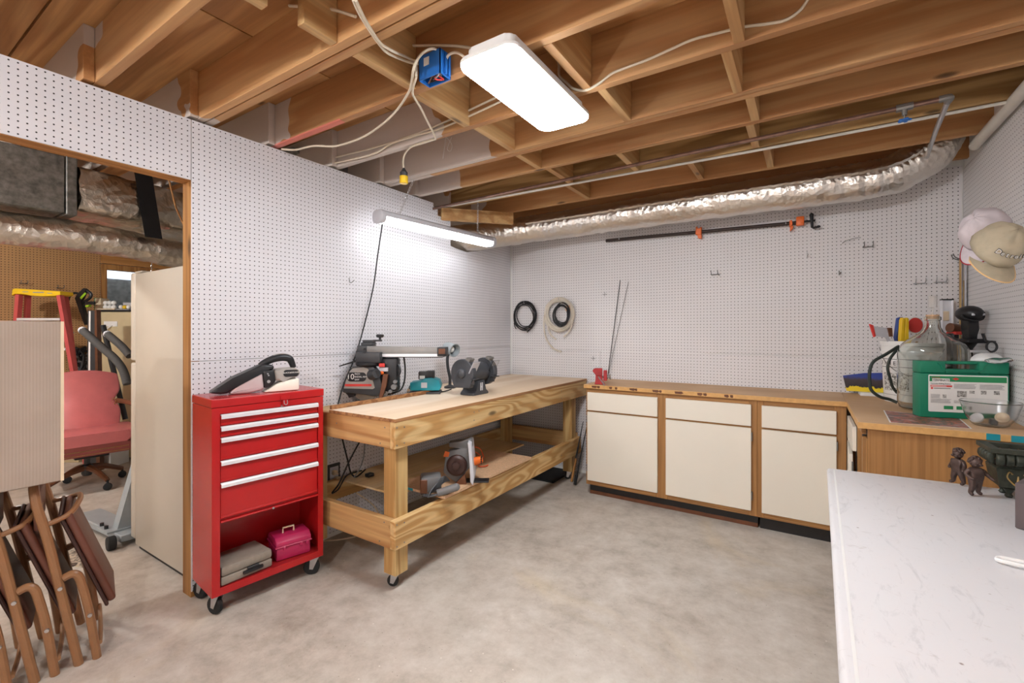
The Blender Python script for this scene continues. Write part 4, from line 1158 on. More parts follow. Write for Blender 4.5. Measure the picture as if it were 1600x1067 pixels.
b.tube(spl([(X(660), -0.05, 0.006), (X(672), -0.07, 0.006), (X(684), -0.06, 0.012), (X(674), -0.05, 0.008), (X(662), -0.03, 0.006)], 6), 0.005, 6)
b.obj('wrapped_cord', m_dgrey, sa)

# ---- outlet and cords under the bench
ol = thing('wall_outlet', 'open outlet box with plugs in the pegboard under the bench', 'outlet', tuple(at(521, 742, X=0.0)))
B().box(0.0005, 0.006, -0.045, 0.045, 0.055, 0.075).box(0.0005, 0.006, -0.045, -0.03, -0.06, 0.055).box(0.0005, 0.006, 0.035, 0.045, -0.06, 0.055).obj('cutout_edge', m_dgrey, ol, ang=0)
B().box(0.001, 0.004, -0.03, 0.035, -0.06, 0.055).obj('outlet_plate', m_lgrey, ol, ang=0)
for dy, dz in ((-0.005, 0.02), (0.015, -0.025)):
    B().box(0.004, 0.036, dy - 0.014, dy + 0.014, dz - 0.014, dz + 0.014, 0.005, 2).cyl((0.036, dy, dz), (0.052, dy + 0.004, dz - 0.006), 0.007, 0.004, n=8).obj('plug', m_tan, ol)
tag(B().tube(spl([at(530, 665, X=0.3), at(536, 690, X=0.26), at(543, 718, X=0.22), at(548, 738, X=0.2), at(556, 745, X=0.2), at(566, 738, X=0.2), at(571, 733, X=0.2)], 7), 0.005, 7).obj('extension_cord', m_blackr), 'black cord dropping from the saw table to the plywood sheet', 'cord')
tag(B().tube(spl([at(562, 690, X=0.3), at(545, 722, X=0.26), at(530, 755, X=0.22), at(519, 770, X=0.2), at(528, 765, X=0.2), at(534, 755, X=0.2), at(543, 742, X=0.2), at(565, 735, X=0.2)], 7), 0.005, 7).obj('extension_cord', m_blackr), 'black cord crossing diagonally under the bench end', 'cord')
tag(B().box(0.185, 0.225, -2.03, -1.985, 0.395, 0.418, 0.005, 2).obj('cord_plug', m_black), 'small black cord plug lying on the plywood sheet', 'plug')
tag(B().tube(spl([at(570, 690, X=0.3), at(568, 715, X=0.27), at(562, 732, X=0.24), at(553, 746, X=0.2)], 7), 0.004, 7).obj('extension_cord', m_mgrey), 'thin grey cord hanging under the bench end', 'cord')
tag(B().tube(spl([at(506, 845, Z=0.006), at(530, 843, Z=0.006), at(555, 838, Z=0.006), at(580, 828, Z=0.006)], 6), 0.005, 7).obj('lamp_cord', m_tan), 'tan cord lying on the floor beneath the bench end', 'cord')
tag(B().tube(spl([at(557, 770, X=0.1), at(575, 782, X=0.1), at(588, 795, X=0.1), at(595, 812, X=0.1)], 6), 0.004, 7).obj('telephone_cord', m_tan), 'thin tan cord drooping below the plywood sheet', 'cord')

# ---- tools leaning between bench and cabinet
sk = thing('fishing_rod', 'black and cork rod handle leaning between bench and cabinet', 'rod', tuple(at(898, 757, Z=0.0)))
p0, p1 = at(898, 757, Z=0.008), at(912, 690, Y=-0.30)
P = lambda t: p0.lerp(p1, t)
B().tube([P(0), P(0.22)], 0.014, 10).obj('butt_grip', m_blackr, sk, True)
B().tube([P(0.22), P(0.5)], [0.010, 0.008], 10).obj('reel_seat', m_black, sk, True)
B().tube([P(0.5), P(1.35)], [0.007, 0.004], 8).obj('shaft', m_black, sk, True)
sk = thing('wooden_rod', 'pale wooden rod with black band leaning at the bench leg', 'rod', tuple(at(895, 750, Z=0.0)))
p0, p1 = at(893, 752, Z=0.008), at(907, 680, Y=-0.25)
B().tube([p0, p0.lerp(p1, 0.5)], 0.010, 10).obj('wood_grip', m_trim, sk, True)
B().tube([p0.lerp(p1, 0.5), p0.lerp(p1, 0.75)], 0.008, 10).obj('band', m_black, sk, True)
B().tube([p0.lerp(p1, 0.75), p0.lerp(p1, 1.3)], [0.007, 0.003], 8).obj('tip', m_black, sk, True)

# ================================================================ TOOL CHEST CONTENTS
LM = pm(tc)
gc = thing('grey_tool_case', 'flat grey plastic tool case on the red chest bottom shelf', 'case', tuple(LM @ Vector((0.15, 0.10, 0.136))), 83.3 + 4)
B().box(-0.115, 0.125, -0.085, 0.10, 0.0, 0.04, 0.008, 2).obj('lower_shell', m_greycase, gc)
B().box(-0.115, 0.125, -0.085, 0.10, 0.042, 0.088, 0.012, 2).obj('upper_shell', m_greycase, gc)
B().box(-0.02, 0.075, -0.098, -0.084, 0.018, 0.034, 0.004, 2).box(0.0, 0.055, -0.096, -0.084, 0.034, 0.046, 0.002).obj('latch', m_black, gc)
mb = thing('magenta_tool_box', 'small magenta plastic tool box with folded handles', 'tool box', tuple(LM @ Vector((0.405, 0.105, 0.136))), 83.3 - 8)
B().box(-0.085, 0.085, -0.07, 0.085, 0.0, 0.065, 0.006, 2).obj('box_body', m_magenta, mb)
B().box(-0.092, 0.092, -0.077, 0.092, 0.066, 0.073, 0.002).prism([(-0.077, 0.073), (0.092, 0.073), (0.088, 0.095), (0.06, 0.115), (-0.045, 0.115), (-0.073, 0.095)], -0.088, 0.088, 'YZ', bev=0.005, seg=2).obj('lid', m_magenta, mb)
B().tube([(-0.035, 0.0, 0.114), (-0.035, 0.0, 0.142), (0.02, 0.0, 0.142), (0.02, 0.0, 0.114)], 0.005, 8).obj('handle', m_tan, mb)
for dx in (-0.055, 0.03, 0.06):
    B().box(dx, dx + 0.012, -0.082, -0.0705, 0.052, 0.07, 0.002).obj('latch', m_magenta, mb, ang=0)

# ---- handheld vacuum on the chest
vp = LM @ Vector((0.235, 0.12, 1.0255))
d_ = (vp - Vector(cam.location)).dot(FW)
hv = thing('handheld_vacuum', 'black and silver handheld vacuum on top of the red chest', 'vacuum', tuple(vp), 83.3 - 12)
def vz(l):
    return [((a / 10.667 - 73) * 0.00305, max((735 - c) / 10.667 * 0.00305, 0.0)) for a, c in l]
B().prism(vz([(65, 680), (230, 718), (350, 705), (470, 565), (880, 345), (1058, 332), (1060, 250), (900, 232), (840, 238), (700, 310), (400, 450), (200, 590)]), -0.045, 0.045, 'XZ', bev=0.010, seg=3).obj('nozzle_shell', m_black, hv)
B().prism(vz([(352, 712), (400, 735), (650, 735), (840, 700), (905, 650), (872, 350), (600, 490), (470, 568)]), -0.042, 0.042, 'XZ', bev=0.012, seg=3).obj('dust_bowl', m_smoke, hv)
B().prism(vz([(872, 345), (1056, 330), (1082, 560), (1000, 630), (905, 668)]), -0.05, 0.05, 'XZ', bev=0.008, seg=2).obj('collar', m_black, hv)
B().prism(vz([(1056, 330), (1200, 322), (1400, 310), (1470, 335), (1512, 400), (1490, 470), (1430, 495), (1200, 520), (1082, 560)]), -0.048, 0.048, 'XZ', bev=0.014, seg=3).obj('motor_body', m_gsil, hv)
hl = spl([(x_, 0, z_) for x_, z_ in vz([(850, 260), (930, 205), (1080, 140), (1230, 118), (1340, 145), (1385, 215), (1420, 320)])], 6)
B().tube(hl, [0.014 + 0.006 * math.sin(math.pi * i / (len(hl) - 1)) for i in range(len(hl))], 12).obj('handle', m_black, hv)
hl2 = [q + Vector((0, 0, 0.011)) for q in hl[12:30]]
B().tube(hl2, 0.011, 10).obj('handle_cover', m_gsil, hv)
a_, c_ = vz([(1210, 475), (1470, 345)])
B(Tr((a_[0] + c_[0]) / 2, -0.0482, (a_[1] + c_[1]) / 2)).prism(rrect((c_[0] - a_[0]) / 2, (c_[1] - a_[1]) / 2, 0.015), -0.0016, 0.0, 'XZ').obj('badge', m_black, hv)
text('lettering', 'BLACK&DECKER', 0.0105, m_paper, hv, Tr((a_[0] + c_[0]) / 2, -0.0502, (a_[1] + c_[1]) / 2 + 0.003) @ MT)
for zz in (400, 430, 540):
    q_ = vz([(950, zz)])[0]
    B().cyl((q_[0] + (0.004 if zz != 400 else 0), -0.0525, q_[1]), (q_[0] + (0.004 if zz != 400 else 0), -0.05, q_[1]), 0.008 if zz == 540 else 0.004, n=12).obj('button', m_steel, hv)
B().prism(vz([(890, 735), (1000, 668), (1090, 600), (1250, 545), (1480, 510), (1485, 735)]), -0.05, 0.05, 'XZ', bev=0.008, seg=2).obj('charging_base', m_standw, hv)
# ================================================================ BACK WALL AND COUNTER
# ---- pipe clamp
pc = thing('pipe_clamp', 'long dark pipe clamp with orange jaws hung on the back wall', 'clamp', (1.85, -0.05, 2.15))
a, c = at(947, 376, Y=-0.045), at(1246, 348, Y=-0.045)
B().tube([a, c], 0.0135, 12).obj('pipe', m_iron_pipe, pc, True)
def ori(p, ax):
    """frame at p whose x axis runs along the pipe"""
    return Tr(*p) @ Matrix.Rotation(math.atan2(-ax.z, ax.x), 4, 'Y')
ax_ = (c - a).normalized()
j = at(1092, 362, Y=-0.045)
B(ori(j, ax_)).box(-0.022, 0.022, -0.022, 0.022, -0.028, 0.026, 0.005).prism([(-0.004, -0.055), (0.022, -0.06), (0.022, -0.02), (-0.01, -0.02)], -0.016, 0.016, 'XZ', bev=0.002).prism([(-0.022, 0.02), (-0.022, 0.04), (-0.012, 0.04), (-0.006, 0.024), (0.006, 0.024), (0.012, 0.036), (0.022, 0.034), (0.022, 0.02)], -0.012, 0.012, 'XZ').obj('tail_jaw', m_orange, pc, True)
j = at(1238, 349, Y=-0.045)
B(ori(j, ax_)).box(-0.018, 0.0, -0.018, 0.018, -0.028, 0.022, 0.004).prism([(-0.014, -0.06), (0.002, -0.045), (0.008, -0.02), (-0.014, -0.02)], -0.014, 0.014, 'XZ', bev=0.002).obj('moving_jaw', m_orange, pc, True)
j = at(1251, 345, Y=-0.045)
B(ori(j, ax_)).box(-0.028, 0.022, -0.02, 0.02, -0.035, 0.03, 0.006, 2).box(-0.02, 0.012, -0.022, 0.022, -0.01, 0.004).obj('head_jaw', m_orange, pc, True)
B(ori(j, ax_)).cyl((-0.06, 0, -0.008), (0.09, 0, -0.008), 0.0075, n=10).obj('screw', m_black, pc, True)
k_ = at(1269, 345, Y=-0.045)
B().tube([at(1268, 337, Y=-0.05), at(1269, 355, Y=-0.05), at(1271, 356, Y=-0.055), at(1280, 354, Y=-0.06)], [0.012, 0.009, 0.008, 0.009], 8).ball(at(1268, 336, Y=-0.05), 0.015, n=10, m=6).ball(at(1279, 354, Y=-0.06), 0.013, 0.01, 0.01, 10, 6).obj('crank_handle', m_black, pc, True)
for px, py in ((968, 374), (1228, 350)):
    p = at(px, py, Y=-0.045)
    B().tube([(p.x, 0.0, p.z + 0.012), (p.x, -0.045, p.z + 0.0), (p.x, -0.062, p.z - 0.002), (p.x, -0.062, p.z + 0.018)], 0.0025, 6).obj('hanger', m_steel, pc, True)

# ---- coils on hooks
def coil(name, label, c, rx, rz, n, spread, r, mat, seed, cat='coil', tails=()):
    t = thing(name, label, cat, c)
    rg = random.Random(seed)
    for k in range(n):
        dx, dz, sc = rg.uniform(-spread, spread), rg.uniform(-spread, spread), rg.uniform(0.86, 1.06)
        pts = [Vector((dx + rx * sc * math.cos(u) + rg.uniform(-0.003, 0.003), -0.012 - 0.004 * (k % 4) + rg.uniform(-0.003, 0.003), dz + rz * sc * math.sin(u) + rg.uniform(-0.003, 0.003))) for u in [2 * math.pi * i / 12 for i in range(12)]]
        B().tube(spl(pts, 4, True), r, 6, closed=True).obj('loop', mat, t)
    for tl in tails:
        B().tube(spl([Vector(q) for q in tl], 6), r, 6).obj('tail', mat, t)
    B().tube([(0, 0.018, rz + 0.004), (0, -0.03, rz - 0.012), (0, -0.034, rz + 0.012)], 0.0025, 6).obj('hook', m_steel, t)
    return t
c = at(821, 494, Y=-0.02)
coil('cable_coil', 'black cable coil on the back wall, next to the corner', tuple(c), 0.125, 0.135, 7, 0.014, 0.005, m_black, 2,
     tails=[[(0.09, -0.02, -0.10), (0.06, -0.02, -0.14), (0.03, -0.02, -0.165)], [(-0.12, -0.02, -0.05), (-0.12, -0.02, -0.09), (-0.10, -0.02, -0.13)]])
c = at(875, 492, Y=-0.02)
tcoil = coil('tubing_coil', 'coil of clear plastic tubing taped together on the back wall', tuple(c), 0.15, 0.155, 9, 0.016, 0.008, m_tubing, 4, 'coil',
     tails=[[(-0.16, -0.02, 0.0), (-0.17, -0.015, -0.12), (-0.14, -0.012, -0.24), (-0.06, -0.012, -0.33), (0.02, -0.012, -0.355)], [(0.15, -0.025, -0.06), (0.11, -0.025, -0.16), (0.05, -0.025, -0.21)], [(-0.12, -0.025, -0.11), (-0.09, -0.025, -0.19), (-0.03, -0.025, -0.235)]])
B().box(0.075, 0.125, -0.048, -0.005, 0.03, 0.09, 0.012, 2).obj('tape_band', m_part, tcoil)
c = at(879, 490, Y=-0.05)
coil('cable_coil', 'small tangled black cable coil inside the clear tubing', tuple(c), 0.08, 0.10, 8, 0.02, 0.005, m_black, 9)

# ---- thin rods leaning behind the vise
for i_, (a, c, w) in enumerate((((969, 438), (924, 592), 'darker'), ((982, 440), (937, 594), 'paler'))):
    p, q = at(a[0], a[1], Y=-0.008), at(c[0], c[1], Y=-0.03)
    q.z = max(q.z, 0.9095)
    if q.x < 1.07:
        q.x = 1.07
    tag(B().tube([q, p], 0.0032 if i_ == 0 else 0.0022, 6).obj('thin_rod', m_txt if i_ == 0 else m_wire), ('darker left' if i_ == 0 else 'paler right') + ' of two thin rods leaning on the back wall', 'rod')

# ---- hooks in the pegboard
def hook(p, label, kind, wall='B', mat=None):
    t = thing('peg_hook', label, 'hook', tuple(p), {'B': 0, 'L': 90, 'R': -90}[wall])
    mat = mat or m_wire
    if kind == 'double':
        B().tube([(-0.03, -0.004, 0.0), (0.03, -0.004, 0.0)], 0.0035, 6).obj('crossbar', mat, t)
        for s in (-1, 1):
            B().tube(spl([(s * 0.024, -0.004, 0.0), (s * 0.024, -0.03, -0.006), (s * 0.024, -0.055, 0.006), (s * 0.024, -0.065, 0.03)], 4), 0.003, 6).obj('prong', mat, t)
    elif kind == 'cross':
        B().tube([(-0.022, -0.003, 0), (0.022, -0.003, 0)], 0.0018, 5).obj('arm', mat, t)
        B().tube([(0, -0.003, -0.02), (0, -0.003, 0.022)], 0.0018, 5).obj('arm', mat, t)
    else:
        B().tube(spl([(0, 0.0, 0.012), (0, -0.006, 0.012), (0, -0.008, -0.012), (0, -0.03, -0.016), (0.01, -0.045, 0.0)], 4), 0.0025, 6).obj('wire_bend', mat, t)
hook(at(1118, 429, Y=0), 'double peg hook in the middle of the back wall', 'double')
hook(at(1356, 386, Y=0), 'double peg hook below the pipe clamp crank', 'double')
hook(at(1436, 443, Y=0), 'left of the two silver peg hooks above the carboy', 'double', mat=m_steel)
hook(at(1468, 441, Y=0), 'right of the two silver peg hooks above the carboy', 'double', mat=m_steel)
hook(at(1261, 398, Y=0), 'single pale wire hook under the pipe clamp head', 'single', mat=m_steel)
hook(at(1311, 426, Y=0), 'tiny dark wire hook on the back wall right of centre', 'single')
hook(at(945, 460, Y=0), 'upper wire cross clipped on the back wall left of the rods', 'cross')
hook(at(927, 560, Y=0), 'lower wire cross just above the red vise', 'cross')
hook(at(545, 438, X=0), 'small wire hook on the left wall beside the black cord', 'single', 'L')
tag(B().tube(spl([at(1316, 380, Y=-0.004), at(1322, 376, Y=-0.03), at(1335, 372, Y=-0.04), at(1345, 371, Y=-0.03)], 5), 0.002, 5).obj('bent_wire', m_wire), 'thin bent wire arching on the back wall by a double hook', 'wire')

# ---- vise
vs = thing('bench_vise', 'small red bench vise clamped on the counter end', 'vise', (1.17, -0.455, 0.909), 20)
B().prism([(-0.045, 0.0), (0.045, 0.0), (0.035, 0.012), (0.02, 0.02), (0.02, 0.07), (-0.035, 0.07), (-0.035, 0.02)], -0.035, 0.035, 'XZ', bev=0.003).obj('base', m_visered, vs)
B().prism([(-0.06, 0.105), (-0.055, 0.12), (-0.04, 0.13), (0.02, 0.13), (0.02, 0.07), (-0.035, 0.07), (-0.04, 0.09)], -0.03, 0.03, 'XZ', bev=0.004).obj('fixed_jaw', m_visered, vs)
B().box(0.028, 0.058, -0.03, 0.03, 0.03, 0.115, 0.005).obj('moving_jaw', m_visered, vs)
B().cyl((0.02, 0, 0.06), (0.085, 0, 0.06), 0.010, n=12).obj('screw', m_dsteel, vs)
B().cyl((0.082, -0.055, 0.085), (0.082, 0.04, 0.04), 0.0045, n=8).ball((0.082, -0.055, 0.085), 0.007, n=8, m=6).ball((0.082, 0.04, 0.04), 0.007, n=8, m=6).obj('handle_bar', m_steel, vs)
B().cyl((-0.01, -0.05, 0.065), (0.04, -0.13, 0.006), 0.005, n=8).obj('lock_bar', m_steel, vs)

# ================================================================ RIGHT COUNTER
CT = 0.9087
# ---- carboy
cb = thing('glass_carboy', 'large clear glass carboy with stopper and airlock', 'carboy', (3.178, -0.658, CT))
prof = [(0.0, 0.0), (0.12, 0.0), (0.142, 0.012), (0.15, 0.04), (0.15, 0.30), (0.147, 0.33), (0.134, 0.36), (0.105, 0.388), (0.07, 0.41), (0.045, 0.43), (0.034, 0.455), (0.031, 0.49), (0.036, 0.494), (0.036, 0.51), (0.031, 0.514)]
inn = [(max(r - 0.004, 0.0), z + (0.004 if i < 3 else (-0.003 if 6 < i < 10 else 0))) for i, (r, z) in enumerate(prof)]
B().lathe(prof + inn[::-1], 48).obj('bottle', m_glass, cb)
B().lathe([(0.0, 0.50), (0.026, 0.50), (0.029, 0.523), (0.0, 0.523)], 20).obj('stopper', m_part, cb)
al = B().lathe([(0.004, 0.523), (0.004, 0.56), (0.006, 0.562), (0.019, 0.563), (0.019, 0.62), (0.020, 0.622), (0.020, 0.626), (0.0, 0.626)], 20).obj('airlock', m_airlock, cb)
B().lathe([(0.0, 0.57), (0.012, 0.57), (0.012, 0.605), (0.0, 0.607)], 16).obj('float_cup', m_frost, al)
# ---- white pail and tools in it
pa = thing('white_pail', 'white plastic five-gallon pail holding hand tools behind the carboy', 'bucket', (3.138, -0.315, CT))
po = [(0.0, 0.0), (0.128, 0.0), (0.130, 0.004), (0.142, 0.29), (0.148, 0.29), (0.149, 0.31), (0.144, 0.312), (0.145, 0.345), (0.151, 0.346), (0.152, 0.372), (0.147, 0.374)]
B().lathe(po + [(0.141, 0.374), (0.126, 0.006), (0.0, 0.006)], 40).obj('pail_body', m_white, pa)
# printed band and leaf pattern on the side facing the room
def onpail(u, v, r_off=0.0006):
    """u in degrees about the pail, v height"""
    r = 0.130 + (0.142 - 0.130) * v / 0.29 + r_off
    return Vector((r * math.cos(R(u)), r * math.sin(R(u)), v))
for v0, v1, u0, u1, mt in ((0.262, 0.265, 180, 300, m_txt), (0.213, 0.216, 180, 300, m_txt), (0.045, 0.048, 180, 300, m_ink)):
    B().grid(lambda u, v: onpail(u0 + (u1 - u0) * u, v0 + (v1 - v0) * v), 24, 1).obj('printed_band', mt, pa)
m_leaf = printed('pail_leaf_print', [(236, 236, 232), (232, 232, 228), (120, 116, 108), (60, 58, 56)], 60.0, 2)
B().grid(lambda u, v: onpail(196 + 60 * u, 0.07 + 0.11 * v), 16, 8).obj('leaf_print', m_leaf, pa)
for i_, ch_ in enumerate('FINE'):
    u = 190 + 13 * i_
    p = onpail(u, 0.238, 0.001)
    text('lettering', ch_, 0.034, m_txt, pa, Tr(*p) @ Rz(u + 90) @ MT)
hp_ = [Vector((0.153 * math.cos(R(u)), 0.153 * math.sin(R(u)), 0.33)) for u in (165, 345)]
B().tube(spl([hp_[0], Vector((-0.13, -0.11, 0.24)), Vector((-0.04, -0.165, 0.17)), Vector((0.07, -0.15, 0.22)), hp_[1]], 8), 0.0022, 6).obj('bail_handle', m_wire, pa)
def tool(px, name, label, cat, parts, d=2.80):
    F_ = Frame(px, d, CT + 0.008)
    t = thing(name, label, cat, F_.loc, YAW)
    for nm, poly_, y0, y1, mt in parts:
        B().prism([(x_, max(z_, 0.0)) for x_, z_ in F_.pts(poly_)], y0, y1, 'XZ', bev=0.0015).obj(nm, mt, t)
    return t
tool(1392, 'putty_knife', 'wide white drywall knife with red edge in the pail', 'knife', [('blade', [(1362, 509), (1388, 513), (1388, 527), (1420, 600), (1416, 600), (1384, 527), (1366, 525)], -0.004, 0.004, m_lgrey), ('edge', [(1358, 506), (1364, 508), (1368, 525), (1365, 527)], -0.005, 0.005, m_inkred), ('grip', [(1385, 512), (1392, 512), (1393, 526), (1388, 526)], -0.012, 0.012, m_brownw)], 2.80)
tool(1403, 'torpedo_level', 'short blue level standing in the white pail', 'level', [('bar', [(1398, 527), (1402, 497), (1408, 495), (1407, 528), (1424, 600), (1419, 600)], -0.012, 0.012, m_navy), ('vial', [(1402, 508), (1404, 500), (1406, 500), (1405, 508)], -0.0135, 0.0135, m_paper)], 2.83)
for i_, px in enumerate((1408, 1414.5)):
    tool(px, 'yellow_handle', ('left' if i_ == 0 else 'right') + ' of two yellow handled tools in the pail', 'tool', [('handle', [(px + 9, 600), (px - 3, 530), (px - 1, 500), (px + 1, 496), (px + 3.4, 498), (px + 3, 530), (px + 13, 600)], -0.011, 0.011, m_yellow)], 2.80)
sg = Frame(1434, 2.86, CT + 0.008)
sg_t = thing('round_sign', 'round red and white printed disc in the pail', 'sign', sg.loc, YAW)
B(Tr(0, 0.02, sg.z(508))).lathe([(0.0, -0.002), (0.052, -0.002), (0.055, 0.0), (0.052, 0.002), (0, 0.002)], 32, axis=(0, 1, 0)).obj('disc', m_paper, sg_t)
B(Tr(0, 0.0175, sg.z(508))).lathe([(0.0, -0.0008), (0.047, -0.0008), (0.047, 0.0), (0, 0.0)], 32, axis=(0, 1, 0)).obj('red_print', m_inkred, sg_t)
B().box(-0.008, 0.008, 0.018, 0.022, 0.0, sg.z(525)).obj('stick', m_part, sg_t, ang=0)
# ---- dark hose loop
hs = [Vector(Frame(px, d, 0).loc) + Vector((0, 0, Frame(px, d, 0).z(py))) for px, py, d in ((1404, 541, 2.62), (1385, 553, 2.58), (1365, 565, 2.58), (1359, 580, 2.58), (1359, 598, 2.58), (1362, 610, 2.58), (1375, 620, 2.57), (1390, 624, 2.57), (1402, 629, 2.55))]
tag(B().tube(spl(hs, 7), 0.0085, 9).obj('hose_loop', m_hose), 'dark hose bent in a loop left of the carboy', 'hose')
hs = [Vector(Frame(px, d, 0).loc) + Vector((0, 0, Frame(px, d, 0).z(py))) for px, py, d in ((1402, 546, 2.63), (1391, 560, 2.63), (1387, 575, 2.63), (1391, 592, 2.63), (1395, 605, 2.63), (1402, 614, 2.63))]
tag(B().tube(spl(hs, 7), 0.0075, 9).obj('hose_loop', m_hose), 'inner dark hose strand in front of the white pail', 'hose')
# ---- brochure box against the wall
bk = thing('brochure', 'blue and yellow printed brochure leaning on the back wall', 'brochure', (2.93, -0.09, CT + 0.022), 3)
def pic(name):
    q = N(name)
    tc_ = q.n('ShaderNodeTexCoord')
    sp_2 = q.n('ShaderNodeSeparateXYZ')
    q.l(tc_.outputs['Object'], sp_2.inputs[0])
    nz = q.noise(q.obj(), 28.0, 5.0, 0.7)
    h = q.math('ADD', sp_2.outputs[2], q.math('MULTIPLY_ADD', nz, 0.06, -0.03))
    col = q.ramp(q.math('MULTIPLY', h, 7.0), [(0.0, lin((238, 208, 40))), (0.21, lin((238, 208, 40))), (0.22, lin((46, 40, 44))), (0.55, lin((72, 62, 66))), (0.68, lin((54, 74, 150))), (1.0, lin((40, 62, 150)))])
    q.t.nodes[-1].color_ramp.interpolation = 'LINEAR'
    return q.set(col, 0.35)
B(Matrix.Rotation(R(-14), 4, 'X')).prism([(-0.10, 0.0), (0.10, 0.0), (0.11, 0.135), (0.0, 0.128), (-0.118, 0.105)], -0.004, 0.0, 'XZ').obj('cover', pic('brochure_print'), bk, ang=0)
tag(B(Tr(2.985, -0.085, CT) @ Rz(2)).box(-0.085, 0.12, -0.06, 0.05, 0.0, 0.021, 0.002).obj('white_box', m_white, ang=0), 'flat white box under the blue and yellow brochure', 'box')
# ---- spirit level, sticks in the corner
lv = thing('spirit_level', 'aluminium spirit level standing in the back right corner', 'level', (3.345, -0.075, CT), 20)
B().box(-0.03, -0.026, -0.012, 0.012, 0, 0.63).box(0.026, 0.03, -0.012, 0.012, 0, 0.63).box(-0.026, 0.026, -0.002, 0.002, 0, 0.63).obj('beam', m_alu, lv, ang=0)
B().box(-0.032, 0.032, -0.014, 0.014, 0.63, 0.638, 0.002).obj('end_cap', m_black, lv, ang=0)
B().box(-0.025, 0.01, -0.008, 0.008, 0.50, 0.56, 0.002).obj('vial_block', m_tan, lv, ang=0)
for i_, (yy, z1, mt, lb) in enumerate(((-0.045, 1.80, m_pineZ, 'yellowish wooden yardstick standing in the right corner'), (-0.08, 1.66, m_pineZ, 'shorter wooden stick beside the yardstick in the corner'), (-0.10, 1.78, m_lgrey, 'thin grey measuring strip hung by the corner sticks'))):
    tag(B(Tr(WX - 0.008 - 0.012 * (i_ == 0), yy, 0)).box(-0.006, 0.0, -0.014, 0.014, CT if i_ < 2 else 1.40, z1, 0.001).obj('yardstick', mt, ang=0), lb, 'stick')
hook(Vector((WX, -0.07, 1.80)), 'long wire hook above the sticks in the right corner', 'double', 'R')
# ---- cordless drill on the hook rail
dl = thing('cordless_drill', 'black cordless drill standing upright behind the carboy', 'drill', Frame(1519, 2.55, CT).loc, YAW - 8)
F = Frame(1519, 2.55, CT)
X, Z = F.x, F.z
B().ball((X(1515), 0, Z(490)), 0.052, 0.07, 0.045, 18, 10).obj('motor_housing', m_black, dl)
B().box(X(1506), X(1524), -0.062, -0.055, Z(493.5), Z(490), 0.002).obj('name_plate', m_lgrey, dl)
B().prism(F.pts([(1507, 497), (1524, 497), (1521, 515), (1522, 530), (1509, 530), (1511, 515)]), -0.026, 0.026, 'XZ', bev=0.008, seg=2).obj('grip', m_black, dl)
B().tube(spl([(X(1499), -0.02, Z(492)), (X(1503), -0.03, Z(498)), (X(1514), -0.04, Z(501)), (X(1527), -0.03, Z(498)), (X(1533), -0.01, Z(488))], 6), 0.006, 8).obj('side_loop', m_black, dl)
B().prism(F.pts([(1502, 533), (1505, 529), (1525, 529), (1535, 533), (1535, 536), (1503, 536)]), -0.05, 0.05, 'XZ', bev=0.004).obj('battery', m_black, dl)
B().lathe([(0.045, 0.0), (0.045, 0.01), (0.012, 0.03), (0.012, Z(545)), (0.03, Z(536) - 0.001)], 18, at=(X(1516), 0, 0)).obj('stand', m_black, dl)
F = Frame(1497, 2.70, CT)
X, Z = F.x, F.z
d2 = thing('small_drill', 'dark compact drill with red trim left of the black drill', 'drill', F.loc, YAW)
B().cyl((X(1484), 0, Z(512)), (X(1504), 0, Z(514)), 0.028, 0.024, n=18).cyl((X(1504), 0, Z(514)), (X(1511), 0, Z(515)), 0.018, 0.012, n=14).obj('barrel', m_brownw, d2)
B().box(X(1485), X(1497), -0.03, 0.03, Z(523), Z(518), 0.004).obj('red_trim', m_inkred, d2)
B().box(X(1484), X(1494), -0.022, 0.022, 0.0, Z(520), 0.006).obj('grip', m_black, d2)
# ---- black rod hook on right wall
hk = thing('peg_hook', 'black double peg hook on the right wall by the drill', 'hook', tuple(at(1556, 527, X=WX)), -90)
B().tube([(-0.16, -0.02, -0.02), (0.0, -0.006, -0.022), (0.02, -0.006, -0.022)], 0.003, 6).obj('rod', m_black, hk)
for s in (-0.012, 0.02):
    B().tube([(s, -0.006, -0.022), (s, -0.04, -0.02), (s, -0.05, 0.02)], 0.004, 6).obj('prong', m_black, hk)
# ---- tan canister behind the case
tag(B().lathe([(0.0, 0.0), (0.036, 0.0), (0.038, 0.004), (0.038, 0.262), (0.033, 0.27), (0.0, 0.27)], 24, at=(3.375, -0.62, CT)).obj('tan_canister', m_tan), 'tall tan canister between carboy and right wall', 'canister')
# ---- green termite stake case
gcx = thing('green_case', 'green plastic case with white TERMINATE label', 'case', (3.08, -0.959, CT + 0.0012), 15.2)
GW, GH, GT = 0.352, 0.283, 0.08
B().box(0, GW, 0, GT, 0, 0.222, 0.007, 2).box(0, 0.105, 0, GT, 0.2225, GH, 0.007, 2).box(0.235, GW, 0, GT, 0.2225, GH, 0.007, 2).box(0.1052, 0.2348, 0, GT, 0.2225, 0.243, 0.003).box(0.1052, 0.2348, 0.01, GT - 0.01, 0.268, GH - 0.001, 0.004).obj('case_shell', m_green, gcx)
B().tube(spl([(0.07, -0.001, GH - 0.008), (0.085, -0.002, 0.262), (0.105, -0.002, 0.236), (0.235, -0.002, 0.236), (0.252, -0.002, 0.262), (0.267, -0.001, GH - 0.008)], 4), 0.003, 6).obj('handle_ridge', m_green, gcx)
lb = B().prism([(p[0] + 0.188, p[1] + 0.123) for p in rrect(0.155, 0.092, 0.006)], -0.0018, -0.0002, 'XZ').obj('label', m_paper, gcx, ang=0)
B().box(0.037, 0.339, -0.0024, -0.0019, 0.182, 0.209).obj('green_band', m_greenlb, lb, ang=0)
